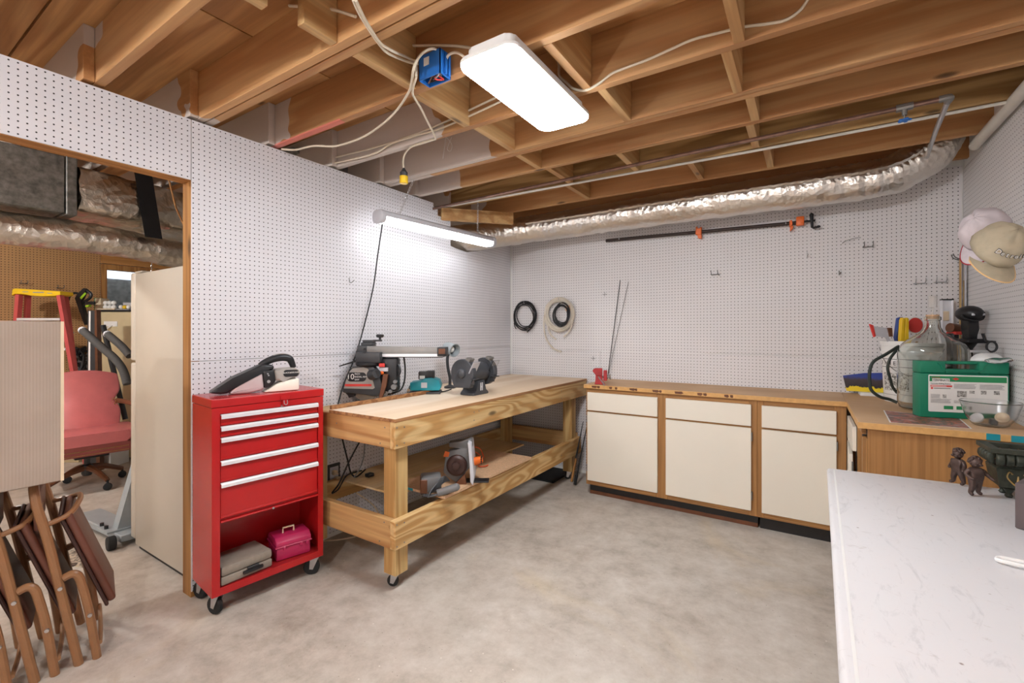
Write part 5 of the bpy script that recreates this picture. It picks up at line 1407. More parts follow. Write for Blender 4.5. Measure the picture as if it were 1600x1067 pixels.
B().box(0.048, 0.118, -0.0029, -0.0025, 0.179, 0.197).obj('title_box', m_paper, lb, ang=0)
text('lettering', 'TERMINATE', 0.0145, m_txt, lb, Tr(0.083, -0.0034, 0.188) @ MT, ext=0.0003, sx=0.86)
text('lettering', 'SPECTRACIDE', 0.0055, m_inkred, lb, Tr(0.062, -0.0034, 0.201) @ MT, ext=0.0002)
text('lettering', 'Termite Killing Stakes', 0.0092, m_txt, lb, Tr(0.041, -0.0026, 0.171) @ MT, 'LEFT', ext=0.0002)
B().box(0.041, 0.128, -0.0023, -0.0019, 0.155, 0.1635).obj('red_bar', m_inkred, lb, ang=0)
B().box(0.044, 0.105, -0.0026, -0.0023, 0.1578, 0.1605).obj('print_line', m_paper, lb, ang=0)
B().cyl((0.047, -0.0019, 0.148), (0.047, -0.0025, 0.148), 0.005, n=14).obj('red_dot', m_inkred, lb)
B().box(0.055, 0.122, -0.0023, -0.0019, 0.1465, 0.1493).obj('print_line', m_txt, lb, ang=0)
rg = random.Random(1)
for x0, x1, z0, z1 in ((0.135, 0.225, 0.150, 0.172), (0.236, 0.33, 0.150, 0.172), (0.042, 0.082, 0.098, 0.118), (0.042, 0.125, 0.076, 0.095), (0.135, 0.19, 0.076, 0.09)):
    z_ = z1
    while z_ > z0:
        B().box(x0, x1 - rg.uniform(0, 0.12) * (x1 - x0), -0.0023, -0.0019, z_ - 0.0018, z_).obj('print_line', m_ink, lb, ang=0)
        z_ -= 0.0036
m_photo = printed('label_photos', [(60, 58, 56), (120, 116, 112), (196, 194, 190), (222, 220, 216)], 120.0, 3)
for x0, x1, z0, z1, mt in ((0.148, 0.185, 0.108, 0.138, m_photo), (0.196, 0.216, 0.126, 0.14, m_photo), (0.24, 0.262, 0.124, 0.142, m_photo), (0.29, 0.312, 0.124, 0.142, m_photo), (0.09, 0.105, 0.10, 0.118, m_photo), (0.095, 0.132, 0.045, 0.062, m_greenlb), (0.145, 0.172, 0.045, 0.062, m_greenlb), (0.19, 0.2, 0.045, 0.062, m_txt)):
    B().box(x0, x1, -0.0023, -0.0019, z0, z1).obj('print_picture', mt, lb, ang=0)
B().prism([(0.128, 0.196), (0.142, 0.203), (0.156, 0.196), (0.142, 0.189)], -0.003, -0.0025, 'XZ').obj('red_emblem', m_inkred, lb, ang=0)
# ---- glossy flyer on the counter
m_flyer = printed('flyer_photo', [(70, 52, 50), (128, 104, 100), (58, 66, 60), (196, 96, 70), (150, 140, 150), (222, 216, 212)], 16.0, 6)
fl = thing('flyer', 'glossy photo flyer lying under the green case', 'flyer', (3.08, -1.03, CT))
pf = [at(1380, 641, Z=CT), at(1390, 660, Z=CT), at(1519, 670, Z=CT), at(1500, 654, Z=CT)]
B().add([(p.x, p.y, CT + 0.0004) for p in pf], [(0, 1, 2, 3)])
b = B()
b.prism([(p.x, p.y) for p in pf], CT + 0.0002, CT + 0.0006)
b.obj('sheet', m_paper, fl, True, ang=0)
cxm = sum((p for p in pf), Vector()) / 4
b = B()
b.prism([(cxm.x + (p.x - cxm.x) * 0.96, cxm.y + (p.y - cxm.y) * 0.97) for p in pf], CT + 0.0006, CT + 0.0008)
b.obj('photo', m_flyer, fl, True, ang=0)
# ---- bowl with odds and ends
bw = thing('glass_bowl', 'clear bowl of small parts in front of the green case', 'bowl', (3.305, -1.065, CT + 0.001))
po = [(0.0, 0.0), (0.05, 0.0), (0.062, 0.006), (0.085, 0.045), (0.098, 0.09), (0.103, 0.105), (0.105, 0.108), (0.102, 0.109)]
B().lathe(po + [(r - 0.003 if r > 0.003 else 0, z + 0.004) for r, z in po[::-1]][1:], 44).obj('bowl_shell', m_frost, bw)
tag(B().lathe([(0, 0), (0.02, 0.0), (0.024, 0.006), (0.016, 0.01), (0.010, 0.006), (0.0, 0.006)], 18, at=(3.335, -1.10, CT + 0.045), axis=(-0.35, -0.75, 0.5)).obj('cream_cap', m_tan), 'round cream cap inside the clear bowl', 'cap')
tag(B().box(3.30, 3.325, -1.09, -1.06, CT + 0.008, CT + 0.035, 0.004).obj('grey_part', m_mgrey), 'small grey block at the bottom of the clear bowl', 'part')
tag(B().lathe([(0, 0), (0.022, 0.0), (0.024, 0.012), (0.0, 0.012)], 18, at=(3.262, -1.075, CT + 0.03), axis=(-0.5, -0.6, 0.6)).obj('bottle_cap', m_white), 'round white lid leaning inside the clear bowl', 'lid')
# ---- rags and bag at the far right
tag(B(Tr(3.362, -0.748, CT) @ Rz(8)).box(-0.055, 0.06, -0.05, 0.05, 0.0, 0.262, 0.004).obj('cardboard_carton', m_kraft, ang=0), 'narrow cardboard carton behind the green case', 'box')
rg_ = B(Tr(3.332, -0.775, CT + 0.262)).ball((0.03, 0, 0.028), 0.065, 0.06, 0.03, 24, 12)
rg_.rough(0.012, 18)
for v in rg_.bm.verts:
    v.co.z = max(v.co.z, CT + 0.2645)
tag(rg_.obj('white_rag', m_white, ang=180), 'crumpled white rag on the carton by the right wall', 'rag')
rg_ = B(Tr(3.375, -0.90, CT)).ball((0.0, 0, 0.293), 0.05, 0.028, 0.014, 24, 12)
rg_.rough(0.008, 25, 4)
tag(rg_.obj('plastic_bag', m_frost, ang=180), 'clear plastic bag lying over the green case corner', 'bag')
sc = thing('scissors', 'black handled scissors by the rag at the right wall', 'scissors', (3.385, -0.75, CT + 0.325), 20)
B().tube(spl([(0.022 * math.cos(u), 0.0, 0.03 + 0.026 * math.sin(u)) for u in [2 * math.pi * i / 8 for i in range(8)]], 4, True), 0.005, 7, closed=True).obj('handle_ring', m_black, sc)
B().box(-0.09, -0.01, -0.003, 0.003, 0.0, 0.012, 0.001).obj('blade', m_steel, sc, ang=0)

# ---- caps on the right wall
CV = -FW
def cap(name, label, px, py, d, f, u, m_crown, m_under, m_edge, scale=1.0):
    p = Vector(cam.location) + FW * d + RT * ((px - 800) * d / _f)
    p.z = 1.339 + (_hy - py) * d / _f
    fv = (RT * f[0] + Vector((0, 0, f[1])) + CV * f[2]).normalized()
    uv = (RT * u[0] + Vector((0, 0, u[1])) + CV * u[2])
    uv = (uv - fv * uv.dot(fv)).normalized()
    sv = uv.cross(fv)
    M = Matrix(((fv.x, sv.x, uv.x, 0), (fv.y, sv.y, uv.y, 0), (fv.z, sv.z, uv.z, 0), (0, 0, 0, 1))) @ Matrix.Scale(scale, 4)
    t = thing(name, label, 'cap', tuple(p))
    def crown(a, b):
        an, el = 2 * math.pi * a, math.pi / 2 * b
        k = 1 + 0.05 * math.sin(6 * an) * math.sin(el * 2) * 0.4 + 0.06 * noise.noise(Vector((3 * math.cos(an), 3 * math.sin(an), el * 2)))
        return M @ Vector((0.098 * math.cos(an) * math.cos(el) * k, 0.082 * math.sin(an) * math.cos(el) * k, 0.115 * math.sin(el) ** 0.85 * k))
    o = B().grid(crown, 36, 12)
    bmesh.ops.remove_doubles(o.bm, verts=o.bm.verts[:], dist=1e-5)
    o = o.obj('crown', m_crown, t, ang=180)
    sd = o.modifiers.new('s', 'SOLIDIFY')
    sd.thickness = 0.002
    def brim(a, b, dz=0.0):
        an = (a - 0.5) * 2.35
        y = 0.081 * math.sin(an)
        x0 = 0.097 * math.cos(an)
        ext = 0.072 * max(0.0, math.cos(an * 1.3)) ** 0.6
        return M @ Vector((x0 - 0.012 + (ext + 0.012) * b, y * (1 + 0.06 * b), -0.004 + dz - 0.35 * y * y / 0.08 - 0.10 * ext * b))
    B().grid(lambda a, b: brim(a, b), 24, 6).obj('brim', m_crown, t, ang=180)
    B().grid(lambda a, b: brim(a, b, -0.003), 24, 6).obj('under_brim', m_under, t, ang=180)
    B().tube([brim(k / 24, 1.0, -0.0015) for k in range(25)], 0.0028, 6).obj('piping', m_edge, t)
    b_ = M @ Vector((0, 0, 0.114))
    return t, M
cap('baseball_cap', 'grey-pink baseball cap with red piped brim on the right wall', 1541, 362, 1.95, (-0.50, -0.86, 0.0), (-0.80, 0.48, 0.32), m_capg, m_capu, m_capr, 0.92)
ct_, M_ = cap('baseball_cap', 'khaki baseball cap with Detroit lettering on the right wall', 1553, 390, 1.81, (-0.26, -0.82, 0.52), (-0.06, 0.56, 0.83), m_capb, m_captan, m_captan, 0.95)
# lettering on the front panel of the khaki cap
for i_, ch_ in enumerate('Detroit'):
    an = R(-34 + 10.5 * i_)
    nrm = Vector((0.098 * math.cos(an), 0.082 * math.sin(an), 0.0))
    p = Vector((0.1035 * math.cos(an) * math.cos(0.42), 0.0875 * math.sin(an) * math.cos(0.42), 0.115 * math.sin(0.42) ** 0.85 + 0.006))
    Rm = Rz(math.degrees(an) + 90) @ Matrix.Rotation(R(66), 4, 'X')
    text('lettering', ch_, 0.03, m_txt, ct_, M_ @ Tr(*p) @ Rm, ext=0.0012, sx=1.0)
    text('lettering', ch_, 0.024, m_paper, ct_, M_ @ Tr(*(p * 1.012)) @ Rm, ext=0.0012, sx=1.0)
tag(B().tube(spl([(WX, -1.38, 1.80), (WX - 0.03, -1.38, 1.79), (WX - 0.07, -1.38, 1.785), (WX - 0.08, -1.38, 1.81)], 4), 0.003, 6).obj('cap_hook', m_wire), 'wire peg hook holding the caps on the right wall', 'hook')

# ================================================================ ON THE WHITE TABLE
TT = 0.7376
def cherub(x, y, rz, label, h=0.142):
    t = thing('cherub_figurine', label, 'figurine', (x, y, TT), rz, 'pair of bronze cherub figurines')
    k = h / 0.142
    J = [((0, 0, 0.062), (0.020, 0.017)), ((0, -0.002, 0.078), (0.021, 0.018)), ((0, 0, 0.094), (0.019, 0.014)), ((0, 0, 0.102), (0.009, 0.009)),
         ((0.011, 0, 0.05), (0.012, 0.013)), ((0.013, 0.004, 0.030), 0.010), ((0.015, 0.008, 0.010), 0.0075), ((0.017, -0.006, 0.005), 0.006),
         ((-0.011, 0, 0.05), (0.012, 0.013)), ((-0.014, -0.006, 0.030), 0.010), ((-0.018, -0.002, 0.010), 0.0075), ((-0.020, -0.016, 0.005), 0.006),
         ((0.021, 0.0, 0.095), 0.008), ((0.032, -0.004, 0.080), 0.0075), ((0.040, -0.016, 0.068), 0.006), ((0.045, -0.024, 0.062), 0.005),
         ((-0.021, 0.0, 0.095), 0.008), ((-0.030, 0.004, 0.078), 0.0075), ((-0.024, -0.012, 0.066), 0.006), ((-0.016, -0.020, 0.064), 0.005)]
    Eg = [(0, 1), (1, 2), (2, 3), (0, 4), (4, 5), (5, 6), (6, 7), (0, 8), (8, 9), (9, 10), (10, 11), (2, 12), (12, 13), (13, 14), (14, 15), (2, 16), (16, 17), (17, 18), (18, 19)]
    skin('body', J, Eg, m_bronze, t, Matrix.Scale(k, 4), 2)
    hd = B().ball((0, -0.001, 0.121 * k), 0.0165 * k, 0.0175 * k, 0.019 * k, 18, 12).ball((0, -0.019 * k, 0.118 * k), 0.003 * k, 0.004 * k, 0.004 * k, 8, 6)
    for s in (-1, 1):
        hd.ball((s * 0.008 * k, -0.0145 * k, 0.114 * k), 0.006 * k, 0.005 * k, 0.005 * k, 8, 6).ball((s * 0.0165 * k, 0, 0.119 * k), 0.003 * k, 0.004 * k, 0.005 * k, 8, 6)
    hd = hd.obj('head', m_bronze, t, ang=180)
    b = B()
    rg2 = random.Random(int(x * 1000))
    for _ in range(34):
        u, el = rg2.uniform(0, 6.28), rg2.uniform(-0.1, 1.5)
        q_ = Vector((math.cos(u) * math.cos(el), math.sin(u) * math.cos(el), math.sin(el)))
        if q_.y < -0.45 and q_.z < 0.5:
            continue
        b.ball(Vector((q_.x * 0.017, q_.y * 0.018, 0.122 + q_.z * 0.0185)) * k, 0.0055 * k, n=7, m=5)
    b.obj('curly_hair', m_bronze, t, ang=180)['kind'] = 'stuff'
cherub(3.122, -1.668, 25, 'nearer bronze cherub figurine walking in front of the planter')
cherub(3.102, -1.54, -60, 'farther bronze cherub figurine with dark curls left of the planter')
ur = thing('cast_planter', 'dark cast metal rectangular planter with fluted rim on the white table', 'planter', (3.282, -1.60, TT), 2)
def ring(hx, hy, z):
    return [(-hx, -hy, z), (hx, -hy, z), (hx, hy, z), (-hx, hy, z)]
lv_ = [(0.075, 0.035, 0.03), (0.095, 0.05, 0.04), (0.105, 0.055, 0.105), (0.10, 0.05, 0.11), (0.107, 0.058, 0.118)]
b = B()
vs_ = [v for hx, hy, z in lv_ for v in ring(hx, hy, z)]
b.add(vs_, [(i * 4 + k, i * 4 + (k + 1) % 4, i * 4 + 4 + (k + 1) % 4, i * 4 + 4 + k) for i in range(len(lv_) - 1) for k in range(4)] + [(3, 2, 1, 0)])
b.obj('planter_body', m_iron, ur, ang=0)
# fluted band: one bulging lobe after another
def lobe(x, y, ang):
    M = Tr(x, y, 0.118) @ Rz(ang)
    return B(M).prism([(0.0, 0.0), (-0.016, 0.006), (-0.023, 0.022), (-0.02, 0.038), (-0.008, 0.046), (0.0, 0.046)], -0.0105, 0.0105, 'YZ', bev=0.004, seg=2).obj('fluted_lobe', m_iron, ur, ang=60)
for k in range(9):
    lobe(-0.098 + 0.0245 * k, -0.058, 0)
    lobe(-0.098 + 0.0245 * k, 0.058, 180)
for k in range(4):
    lobe(-0.107, -0.04 + 0.0265 * k, -90)
    lobe(0.107, -0.04 + 0.0265 * k, 90)
b = B()
for (o1, o2, z0, z1) in (((0.125, 0.074), (0.098, 0.048), 0.164, 0.18),):
    b.add(ring(*o1, z0) + ring(*o1, z1) + ring(*o2, z0) + ring(*o2, z1), [(k, (k + 1) % 4, 4 + (k + 1) % 4, 4 + k) for k in range(4)] + [(4 + k, 4 + (k + 1) % 4, 12 + (k + 1) % 4, 12 + k) for k in range(4)] + [(12 + k, 12 + (k + 1) % 4, 8 + (k + 1) % 4, 8 + k) for k in range(4)] + [(8 + k, 8 + (k + 1) % 4, (k + 1) % 4, k) for k in range(4)])
b.obj('rim', m_iron, ur, ang=0)
B().box(-0.098, 0.098, -0.048, 0.048, 0.112, 0.116).obj('inner_floor', m_chairdk, ur, ang=0)
for sx_ in (-1, 1):
    for sy_ in (-1, 1):
        B().lathe([(0.008, 0.0), (0.012, 0.006), (0.007, 0.014), (0.016, 0.032)], 12, at=(sx_ * 0.065, sy_ * 0.028, 0)).obj('foot', m_iron, ur)
for cx_ in (-0.05, 0.045):
    b = B()
    for s in (-1, 1):
        b.tube(spl([(cx_, -0.052, 0.045), (cx_ + s * 0.016, -0.056, 0.06), (cx_ + s * 0.028, -0.058, 0.08), (cx_ + s * 0.022, -0.058, 0.098), (cx_ + s * 0.014, -0.058, 0.09)], 5), 0.0024, 6)
    b.tube([(cx_, -0.052, 0.04), (cx_, -0.058, 0.085)], [0.006, 0.002], 8)
    b.obj('scroll_ornament', m_brass, ur)
tag(B(Tr(3.137, -1.993, 0) @ Rz(-27)).box(0.0, 0.20, 0.0, 0.22, TT, TT + 0.140, 0.003).obj('dark_box', m_dbox, ang=0), 'dark taupe box at the right edge of the white table', 'box')
sp_t = thing('plastic_utensil', 'white plastic handle loop lying on the white table', 'utensil', tuple(at(1585, 884, Z=TT)), -15)
B().tube(spl([(-0.03, 0.0, 0.006), (-0.02, 0.014, 0.008), (0.04, 0.014, 0.010), (0.14, 0.008, 0.008), (0.14, -0.008, 0.008), (0.04, -0.012, 0.010), (-0.02, -0.012, 0.008)], 5, True), 0.0055, 8, closed=True).obj('loop', m_white, sp_t)
# ================================================================ LEFT FOREGROUND
# ---- folded chairs, seen from the side
AX_W = Vector((-0.967, 0.255, 0)).normalized()      # across the chair, away from the viewer
AX_N = Vector((0.36, 0.93, 0)).normalized()       # towards the seat face
def folding_chair(loc, rot, label, src=None):
    if src is not None:
        t = dup(src)
        t.location = loc
        t.rotation_euler = (0, 0, R(rot))
        t['label'] = label
        return t
    t = thing('folding_chair', label, 'chair', loc, rot, 'folded brown chairs under the cardboard box')
    FL = Matrix.Diagonal((1, -1, 1, 1))
    # local: x across the chair, -y towards the seat face, z up
    w = 0.35
    r = 0.0155
    def P(x, y, z):
        return Vector((x, y, z))
    # long back frame: inverted U, leaning back
    B(FL).tube(spl([P(0, 0.012, 0.0), P(0, -0.03, 0.25), P(0, -0.075, 0.52), P(0, -0.105, 0.66), P(0.02, -0.115, 0.725), P(0.08, -0.118, 0.742), P(w - 0.08, -0.118, 0.742), P(w - 0.02, -0.115, 0.725), P(w, -0.105, 0.66), P(w, -0.075, 0.52), P(w, -0.03, 0.25), P(w, 0.012, 0.0)], 6), r, 10).obj('back_frame', m_chair, t)
    # shorter leg frame
    B(FL).tube(spl([P(0.002, 0.066, 0.0), P(0.002, 0.042, 0.2), P(0.002, 0.022, 0.31), P(0.002, 0.010, 0.355), P(0.002, -0.008, 0.37), P(0.002, -0.034, 0.362)], 6), r * 0.95, 10).obj('leg', m_chair, t)
    B(FL).tube(spl([P(w - 0.002, 0.066, 0.0), P(w - 0.002, 0.042, 0.2), P(w - 0.002, 0.022, 0.31), P(w - 0.002, 0.010, 0.355), P(w - 0.002, -0.008, 0.37), P(w - 0.002, -0.034, 0.362)], 6), r * 0.95, 10).obj('leg', m_chair, t)
    B(FL).tube(spl([P(0.0, 0.075, 0.06), P(w / 2, 0.078, 0.05), P(w, 0.075, 0.06)], 5), 0.008, 8).obj('stretcher', m_chair, t)
    # seat: padded slab, swung out at the bottom
    seat = B(FL @ Tr(0, -0.055, 0.64) @ Matrix.Rotation(R(19), 4, 'X')).box(0.03, w - 0.03, 0.004, 0.032, -0.47, -0.04, 0.012, 3).obj('seat', m_vinyl, t)
    B(FL @ Tr(0, -0.055, 0.64) @ Matrix.Rotation(R(19), 4, 'X')).box(0.024, w - 0.024, -0.008, 0.004, -0.476, -0.034, 0.004).obj('seat_pan', m_chairdk, t)
    # tubular arch across the seat top and back rest
    B(FL).tube(spl([P(0.0, -0.085, 0.585), P(0.04, -0.02, 0.60), P(0.12, 0.01, 0.625), P(w - 0.12, 0.01, 0.625), P(w - 0.04, -0.02, 0.60), P(w, -0.085, 0.585)], 6), 0.010, 9).obj('seat_arch', m_chair, t)
    B(FL).box(0.03, w - 0.03, -0.118, -0.10, 0.56, 0.70, 0.006, 2).obj('back_rest', m_vinyl, t)
    for (y, z) in ((-0.042, 0.33), (0.044, 0.19)):
        B(FL).cyl((-0.019, y, z), (-0.012, y, z), 0.007, 0.008, n=10).obj('rivet', m_steel, t)
    return t
# chair x axis runs along AX_W
rot_w = math.degrees(math.atan2(AX_W.y, AX_W.x))
lbls = ['folded brown chair, rightmost of the row under the cardboard box', 'folded brown chair, second from the right under the cardboard box', 'folded brown chair, third from the right under the cardboard box', 'folded brown chair, leftmost under the cardboard box at frame edge']
first = None
for i_ in range(4):
    p = at(117, 1040, Z=0) + Vector((-0.014, -0.122, 0)) * i_
    o = folding_chair((p.x, p.y, 0.0), rot_w, lbls[i_], first)
    first = first or o

# ---- cardboard box standing on the chairs
p = at(93, 640, X=0.17)
bx = thing('cardboard_box', 'tall ribbed tan cardboard box on top of the folded chairs', 'box', (-0.06, -3.80, 0.7605))
B().box(-0.29, 0.17, -4.10, p.y + 0.012, 0.7605, 1.379, 0.003).obj('box_body', m_kraft, bx, True, ang=0)
B().box(0.1702, 0.1712, p.y + 0.003, p.y + 0.0125, 0.7605, 1.379).obj('corner_fold', m_tan, bx, True, ang=0)
B().box(-0.06, -0.055, -4.099, p.y + 0.011, 1.3792, 1.3799).obj('flap_seam', m_tan, bx, True, ang=0)

# ================================================================ NEXT ROOM
# ---- refrigerator with its side to the opening
fr = thing('refrigerator', 'beige two-door refrigerator behind the pegboard wall', 'refrigerator', (-0.55, -2.55, 0))
FY0, FY1 = -2.905, -2.20
B().box(-0.865, -0.20, FY0, FY1, 0.035, 1.695, 0.008, 2).obj('cabinet_body', m_fridge, fr, True)
B().box(-0.945, -0.873, FY0 + 0.002, FY1, 0.06, 1.148, 0.012, 3).obj('fridge_door', m_fridge, fr, True)
B().box(-0.945, -0.873, FY0 + 0.002, FY1, 1.16, 1.705, 0.012, 3).obj('freezer_door', m_fridge, fr, True)
B().box(-0.873, -0.865, FY0 + 0.008, FY1, 0.06, 1.69).obj('door_gasket', m_mgrey, fr, True, ang=0)
B().box(-0.86, -0.22, FY0 + 0.02, FY1, 0.005, 0.035).obj('base', m_toe, fr, True, ang=0)
for z0, z1 in ((0.75, 1.10), (1.20, 1.45)):
    B().box(-0.985, -0.945, FY1 - 0.07, FY1 - 0.04, z0, z1, 0.008, 2).obj('door_handle', m_fridge, fr, True)
B().box(-0.93, -0.83, FY0 + 0.02, FY0 + 0.08, 1.705, 1.715, 0.003).obj('hinge_cover', m_fridge, fr, True)
tag(B().box(-0.60, -0.25, -2.86, -2.5, 1.696, 1.704, 0.001).obj('paper_stack', m_paper, ang=0), 'flat white papers lying on the refrigerator top', 'paper')

# ---- grey exercise machine: floor beam, upright, foam arms
em = thing('exercise_machine', 'grey wheeled exercise machine with black foam arms behind the refrigerator', 'exercise machine', (-1.35, -2.93, 0))
B().prism([(-1.66, -2.995), (-0.97, -2.945), (-0.97, -2.80), (-1.66, -2.85)], 0.03, 0.075, bev=0.006).obj('floor_beam', m_machine, em, True)
for x_, y_ in ((-1.69, -2.985), (-0.985, -2.985)):
    B().lathe([(0.01, -0.022), (0.036, -0.022), (0.042, -0.016), (0.042, 0.016), (0.036, 0.022), (0.01, 0.022)], 20, at=(x_, y_, 0.042), axis=(0.1, 1, 0)).obj('wheel', m_blackr, em, True)
B().box(-1.24, -1.06, -2.985, -2.83, 0.0755, 0.087, 0.002).obj('mount_plate', m_machine, em, True, ang=0)
for x_ in (-1.22, -1.14):
    B().cyl((x_, -2.965, 0.087), (x_, -2.965, 0.106), 0.012, n=6).obj('bolt', m_black, em, True)
b = B()
lo, hi = [(-1.15, -2.93), (-1.07, -2.93), (-1.07, -2.86), (-1.15, -2.86)], [(-1.03, -2.74), (-0.97, -2.74), (-0.97, -2.68), (-1.03, -2.68)]
b.add([(x_, y_, 0.087) for x_, y_ in lo] + [(x_, y_, 1.02) for x_, y_ in hi], [(3, 2, 1, 0), (4, 5, 6, 7), (0, 1, 5, 4), (1, 2, 6, 5), (2, 3, 7, 6), (3, 0, 4, 7)])
b.obj('upright', m_machine, em, True, ang=0)
def fp(px, py, d):
    q = Frame(px, d, 0)
    return Vector((q.loc[0], q.loc[1], q.z(py)))
a1 = [fp(129, 516, 3.35), fp(145, 530, 3.32), fp(163, 546, 3.3), fp(180, 561, 3.28), (fp(192, 578, 3.26)), fp(199, 600, 3.24)]
B().tube(spl(a1, 6), 0.026, 12).obj('foam_arm', m_foam, em, True)
B().ball(a1[0], 0.027, n=12, m=8).obj('arm_tip', m_lgrey, em, True)
a2 = [fp(168, 522, 3.45), fp(180, 532, 3.42), fp(192, 543, 3.40), fp(203, 556, 3.38)]
B().tube(spl(a2, 6), 0.026, 12).obj('foam_arm', m_foam, em, True)
B().ball(a2[0], 0.027, n=12, m=8).obj('arm_tip', m_lgrey, em, True)
B().tube([fp(161, 508, 4.4), fp(173, 560, 4.4), fp(186, 615, 4.4), fp(196, 655, 4.4)], 0.022, 10).obj('strut', m_black, em, True)

# ---- rose leather swivel chair
F = Frame(136, 3.95, 0)
X, Z = F.x, F.z
ac = thing('swivel_armchair', 'rose leather swivel armchair with brass nailhead trim', 'armchair', F.loc, 84)
B().lathe([(0.03, 0.10), (0.038, 0.12), (0.038, 0.19), (0.022, 0.20), (0.022, 0.30), (0.03, 0.31)], 16).obj('column', m_dgrey, ac)
for k in range(4):
    a = R(20 + 90 * k)
    B().tube(spl([(0.0, 0, 0.17), (0.12 * math.cos(a), 0.12 * math.sin(a), 0.15), (0.27 * math.cos(a), 0.27 * math.sin(a), 0.085)], 5), [0.03 - 0.0012 * i for i in range(11)], 8).obj('foot_arm', m_brownw, ac)
    B().lathe([(0.006, -0.015), (0.03, -0.012), (0.03, 0.012), (0.006, 0.015)], 14, at=(0.27 * math.cos(a), 0.27 * math.sin(a), 0.031), axis=(0.3, 1, 0)).cyl((0.27 * math.cos(a), 0.27 * math.sin(a), 0.03), (0.27 * math.cos(a), 0.27 * math.sin(a), 0.085), 0.008, n=6).obj('caster', m_blackr, ac)
B().box(-0.10, 0.12, -0.16, 0.12, 0.275, 0.31, 0.005).obj('swivel_plate', m_black, ac)
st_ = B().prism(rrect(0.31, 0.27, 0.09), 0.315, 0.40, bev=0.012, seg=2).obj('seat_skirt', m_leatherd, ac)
B(Tr(0, 0, 0.40)).prism(rrect(0.315, 0.275, 0.10), 0.0, 0.095, bev=0.035, seg=4).obj('seat_cushion', m_leather, ac, ang=60)
for zz in (0.328, 0.36):
    b = B()
    for k in range(46):
        x_ = -0.225 + 0.45 * k / 45
        b.ball((x_, -0.272, zz), 0.004, 0.003, 0.004, 6, 4)
    b.obj('nailheads', m_brass, st_)['kind'] = 'stuff'
def back(u, v):
    w_ = 0.235 + 0.025 * math.sin(v * 3.0) - 0.05 * math.exp(-((v - 0.48) / 0.12) ** 2)
    a = (u - 0.5) * 2
    x_ = w_ * a
    rise = 0.455 + 0.53 * v - 0.05 * (v ** 4) * a * a
    return x_, 0.20 + 0.10 * v - 0.05 * (1 - a * a) * (1 - 0.4 * v), rise
b = B()
b.grid(lambda u, v: Vector(back(u, v)), 20, 20)
o = b.obj('backrest', m_leather, ac, ang=180)
md = o.modifiers.new('s', 'SOLIDIFY')
md.thickness = 0.09
md.offset = 0
mb_ = o.modifiers.new('b', 'BEVEL')
mb_.width = 0.03
mb_.segments = 3
for s in (-1, 1):
    B().tube(spl([(s * 0.235, 0.20, 0.70), (s * 0.29, 0.08, 0.69), (s * 0.315, -0.06, 0.675), (s * 0.318, -0.16, 0.66), (s * 0.315, -0.18, 0.60), (s * 0.305, -0.12, 0.42)], 6), [0.022] * 31, 10).obj('arm_rest', m_brownw, ac)
    b = B()
    for k in range(8):
        b.ball((s * (0.205 + 0.012 * math.cos(k)), 0.155, 0.70 + 0.028 * math.sin(k * 0.8)), 0.005, n=6, m=4)
    b.obj('nailheads', m_brass, ac)['kind'] = 'stuff'

# ---- stepladder
F = Frame(70, 4.5, 0)
X, Z = F.x, F.z
ld = thing('stepladder', 'red fibreglass stepladder with yellow top', 'ladder', F.loc, YAW)
B().prism(F.pts([(30, 463), (31, 453), (35, 451.5), (104, 456), (105, 461.5), (94, 463.5), (75, 463.5), (60, 463), (50, 460.5), (36, 459)]), -0.07, 0.07, 'XZ', bev=0.004).obj('top_cap', m_yellow, ld)
B().box(X(47), X(56), -0.0715, -0.07, Z(457.4), Z(456.4)).box(X(85), X(93), -0.0715, -0.07, Z(459.6), Z(458.6)).box(X(63), X(80), -0.0715, -0.07, Z(458.6), Z(457.0)).obj('cap_print', m_ink, ld, ang=0)
zt_ = Z(461)
def rail(xt, xb, yt, yb, w, mt=None):
    b = B()
    b.add([(xb - w, yb - 0.012, 0), (xb + w, yb - 0.012, 0), (xb + w, yb + 0.03, 0), (xb - w, yb + 0.03, 0), (xt - w, yt - 0.012, zt_), (xt + w, yt - 0.012, zt_), (xt + w, yt + 0.03, zt_), (xt - w, yt + 0.03, zt_)], [(3, 2, 1, 0), (4, 5, 6, 7), (0, 1, 5, 4), (1, 2, 6, 5), (2, 3, 7, 6), (3, 0, 4, 7)])
    b.obj('rail', m_ladder, ld, ang=0)
rail(X(38), X(18), -0.055, -0.06, 0.018)
rail(X(101), X(150), -0.055, -0.06, 0.018)
rail(X(36), X(26), 0.035, 0.04, 0.014)
rail(X(95), X(128), 0.035, 0.04, 0.014)
for k in range(5):
    f_ = (0.30 + 0.29 * k) / zt_
    y_ = -0.06
    x0_, x1_ = X(18) + (X(38) - X(18)) * f_ + 0.02, X(150) + (X(101) - X(150)) * f_ - 0.02
    B().box(x0_, x1_, y_ - 0.016, y_ + 0.04, zt_ * f_ - 0.012, zt_ * f_ + 0.012, 0.003).obj('step', m_alu, ld, ang=0)
B().tube([(X(92), -0.2, Z(505)), (X(104), -0.08, Z(512)), (X(100), 0.1, Z(520))], 0.008, 6).obj('spreader', m_steel, ld)

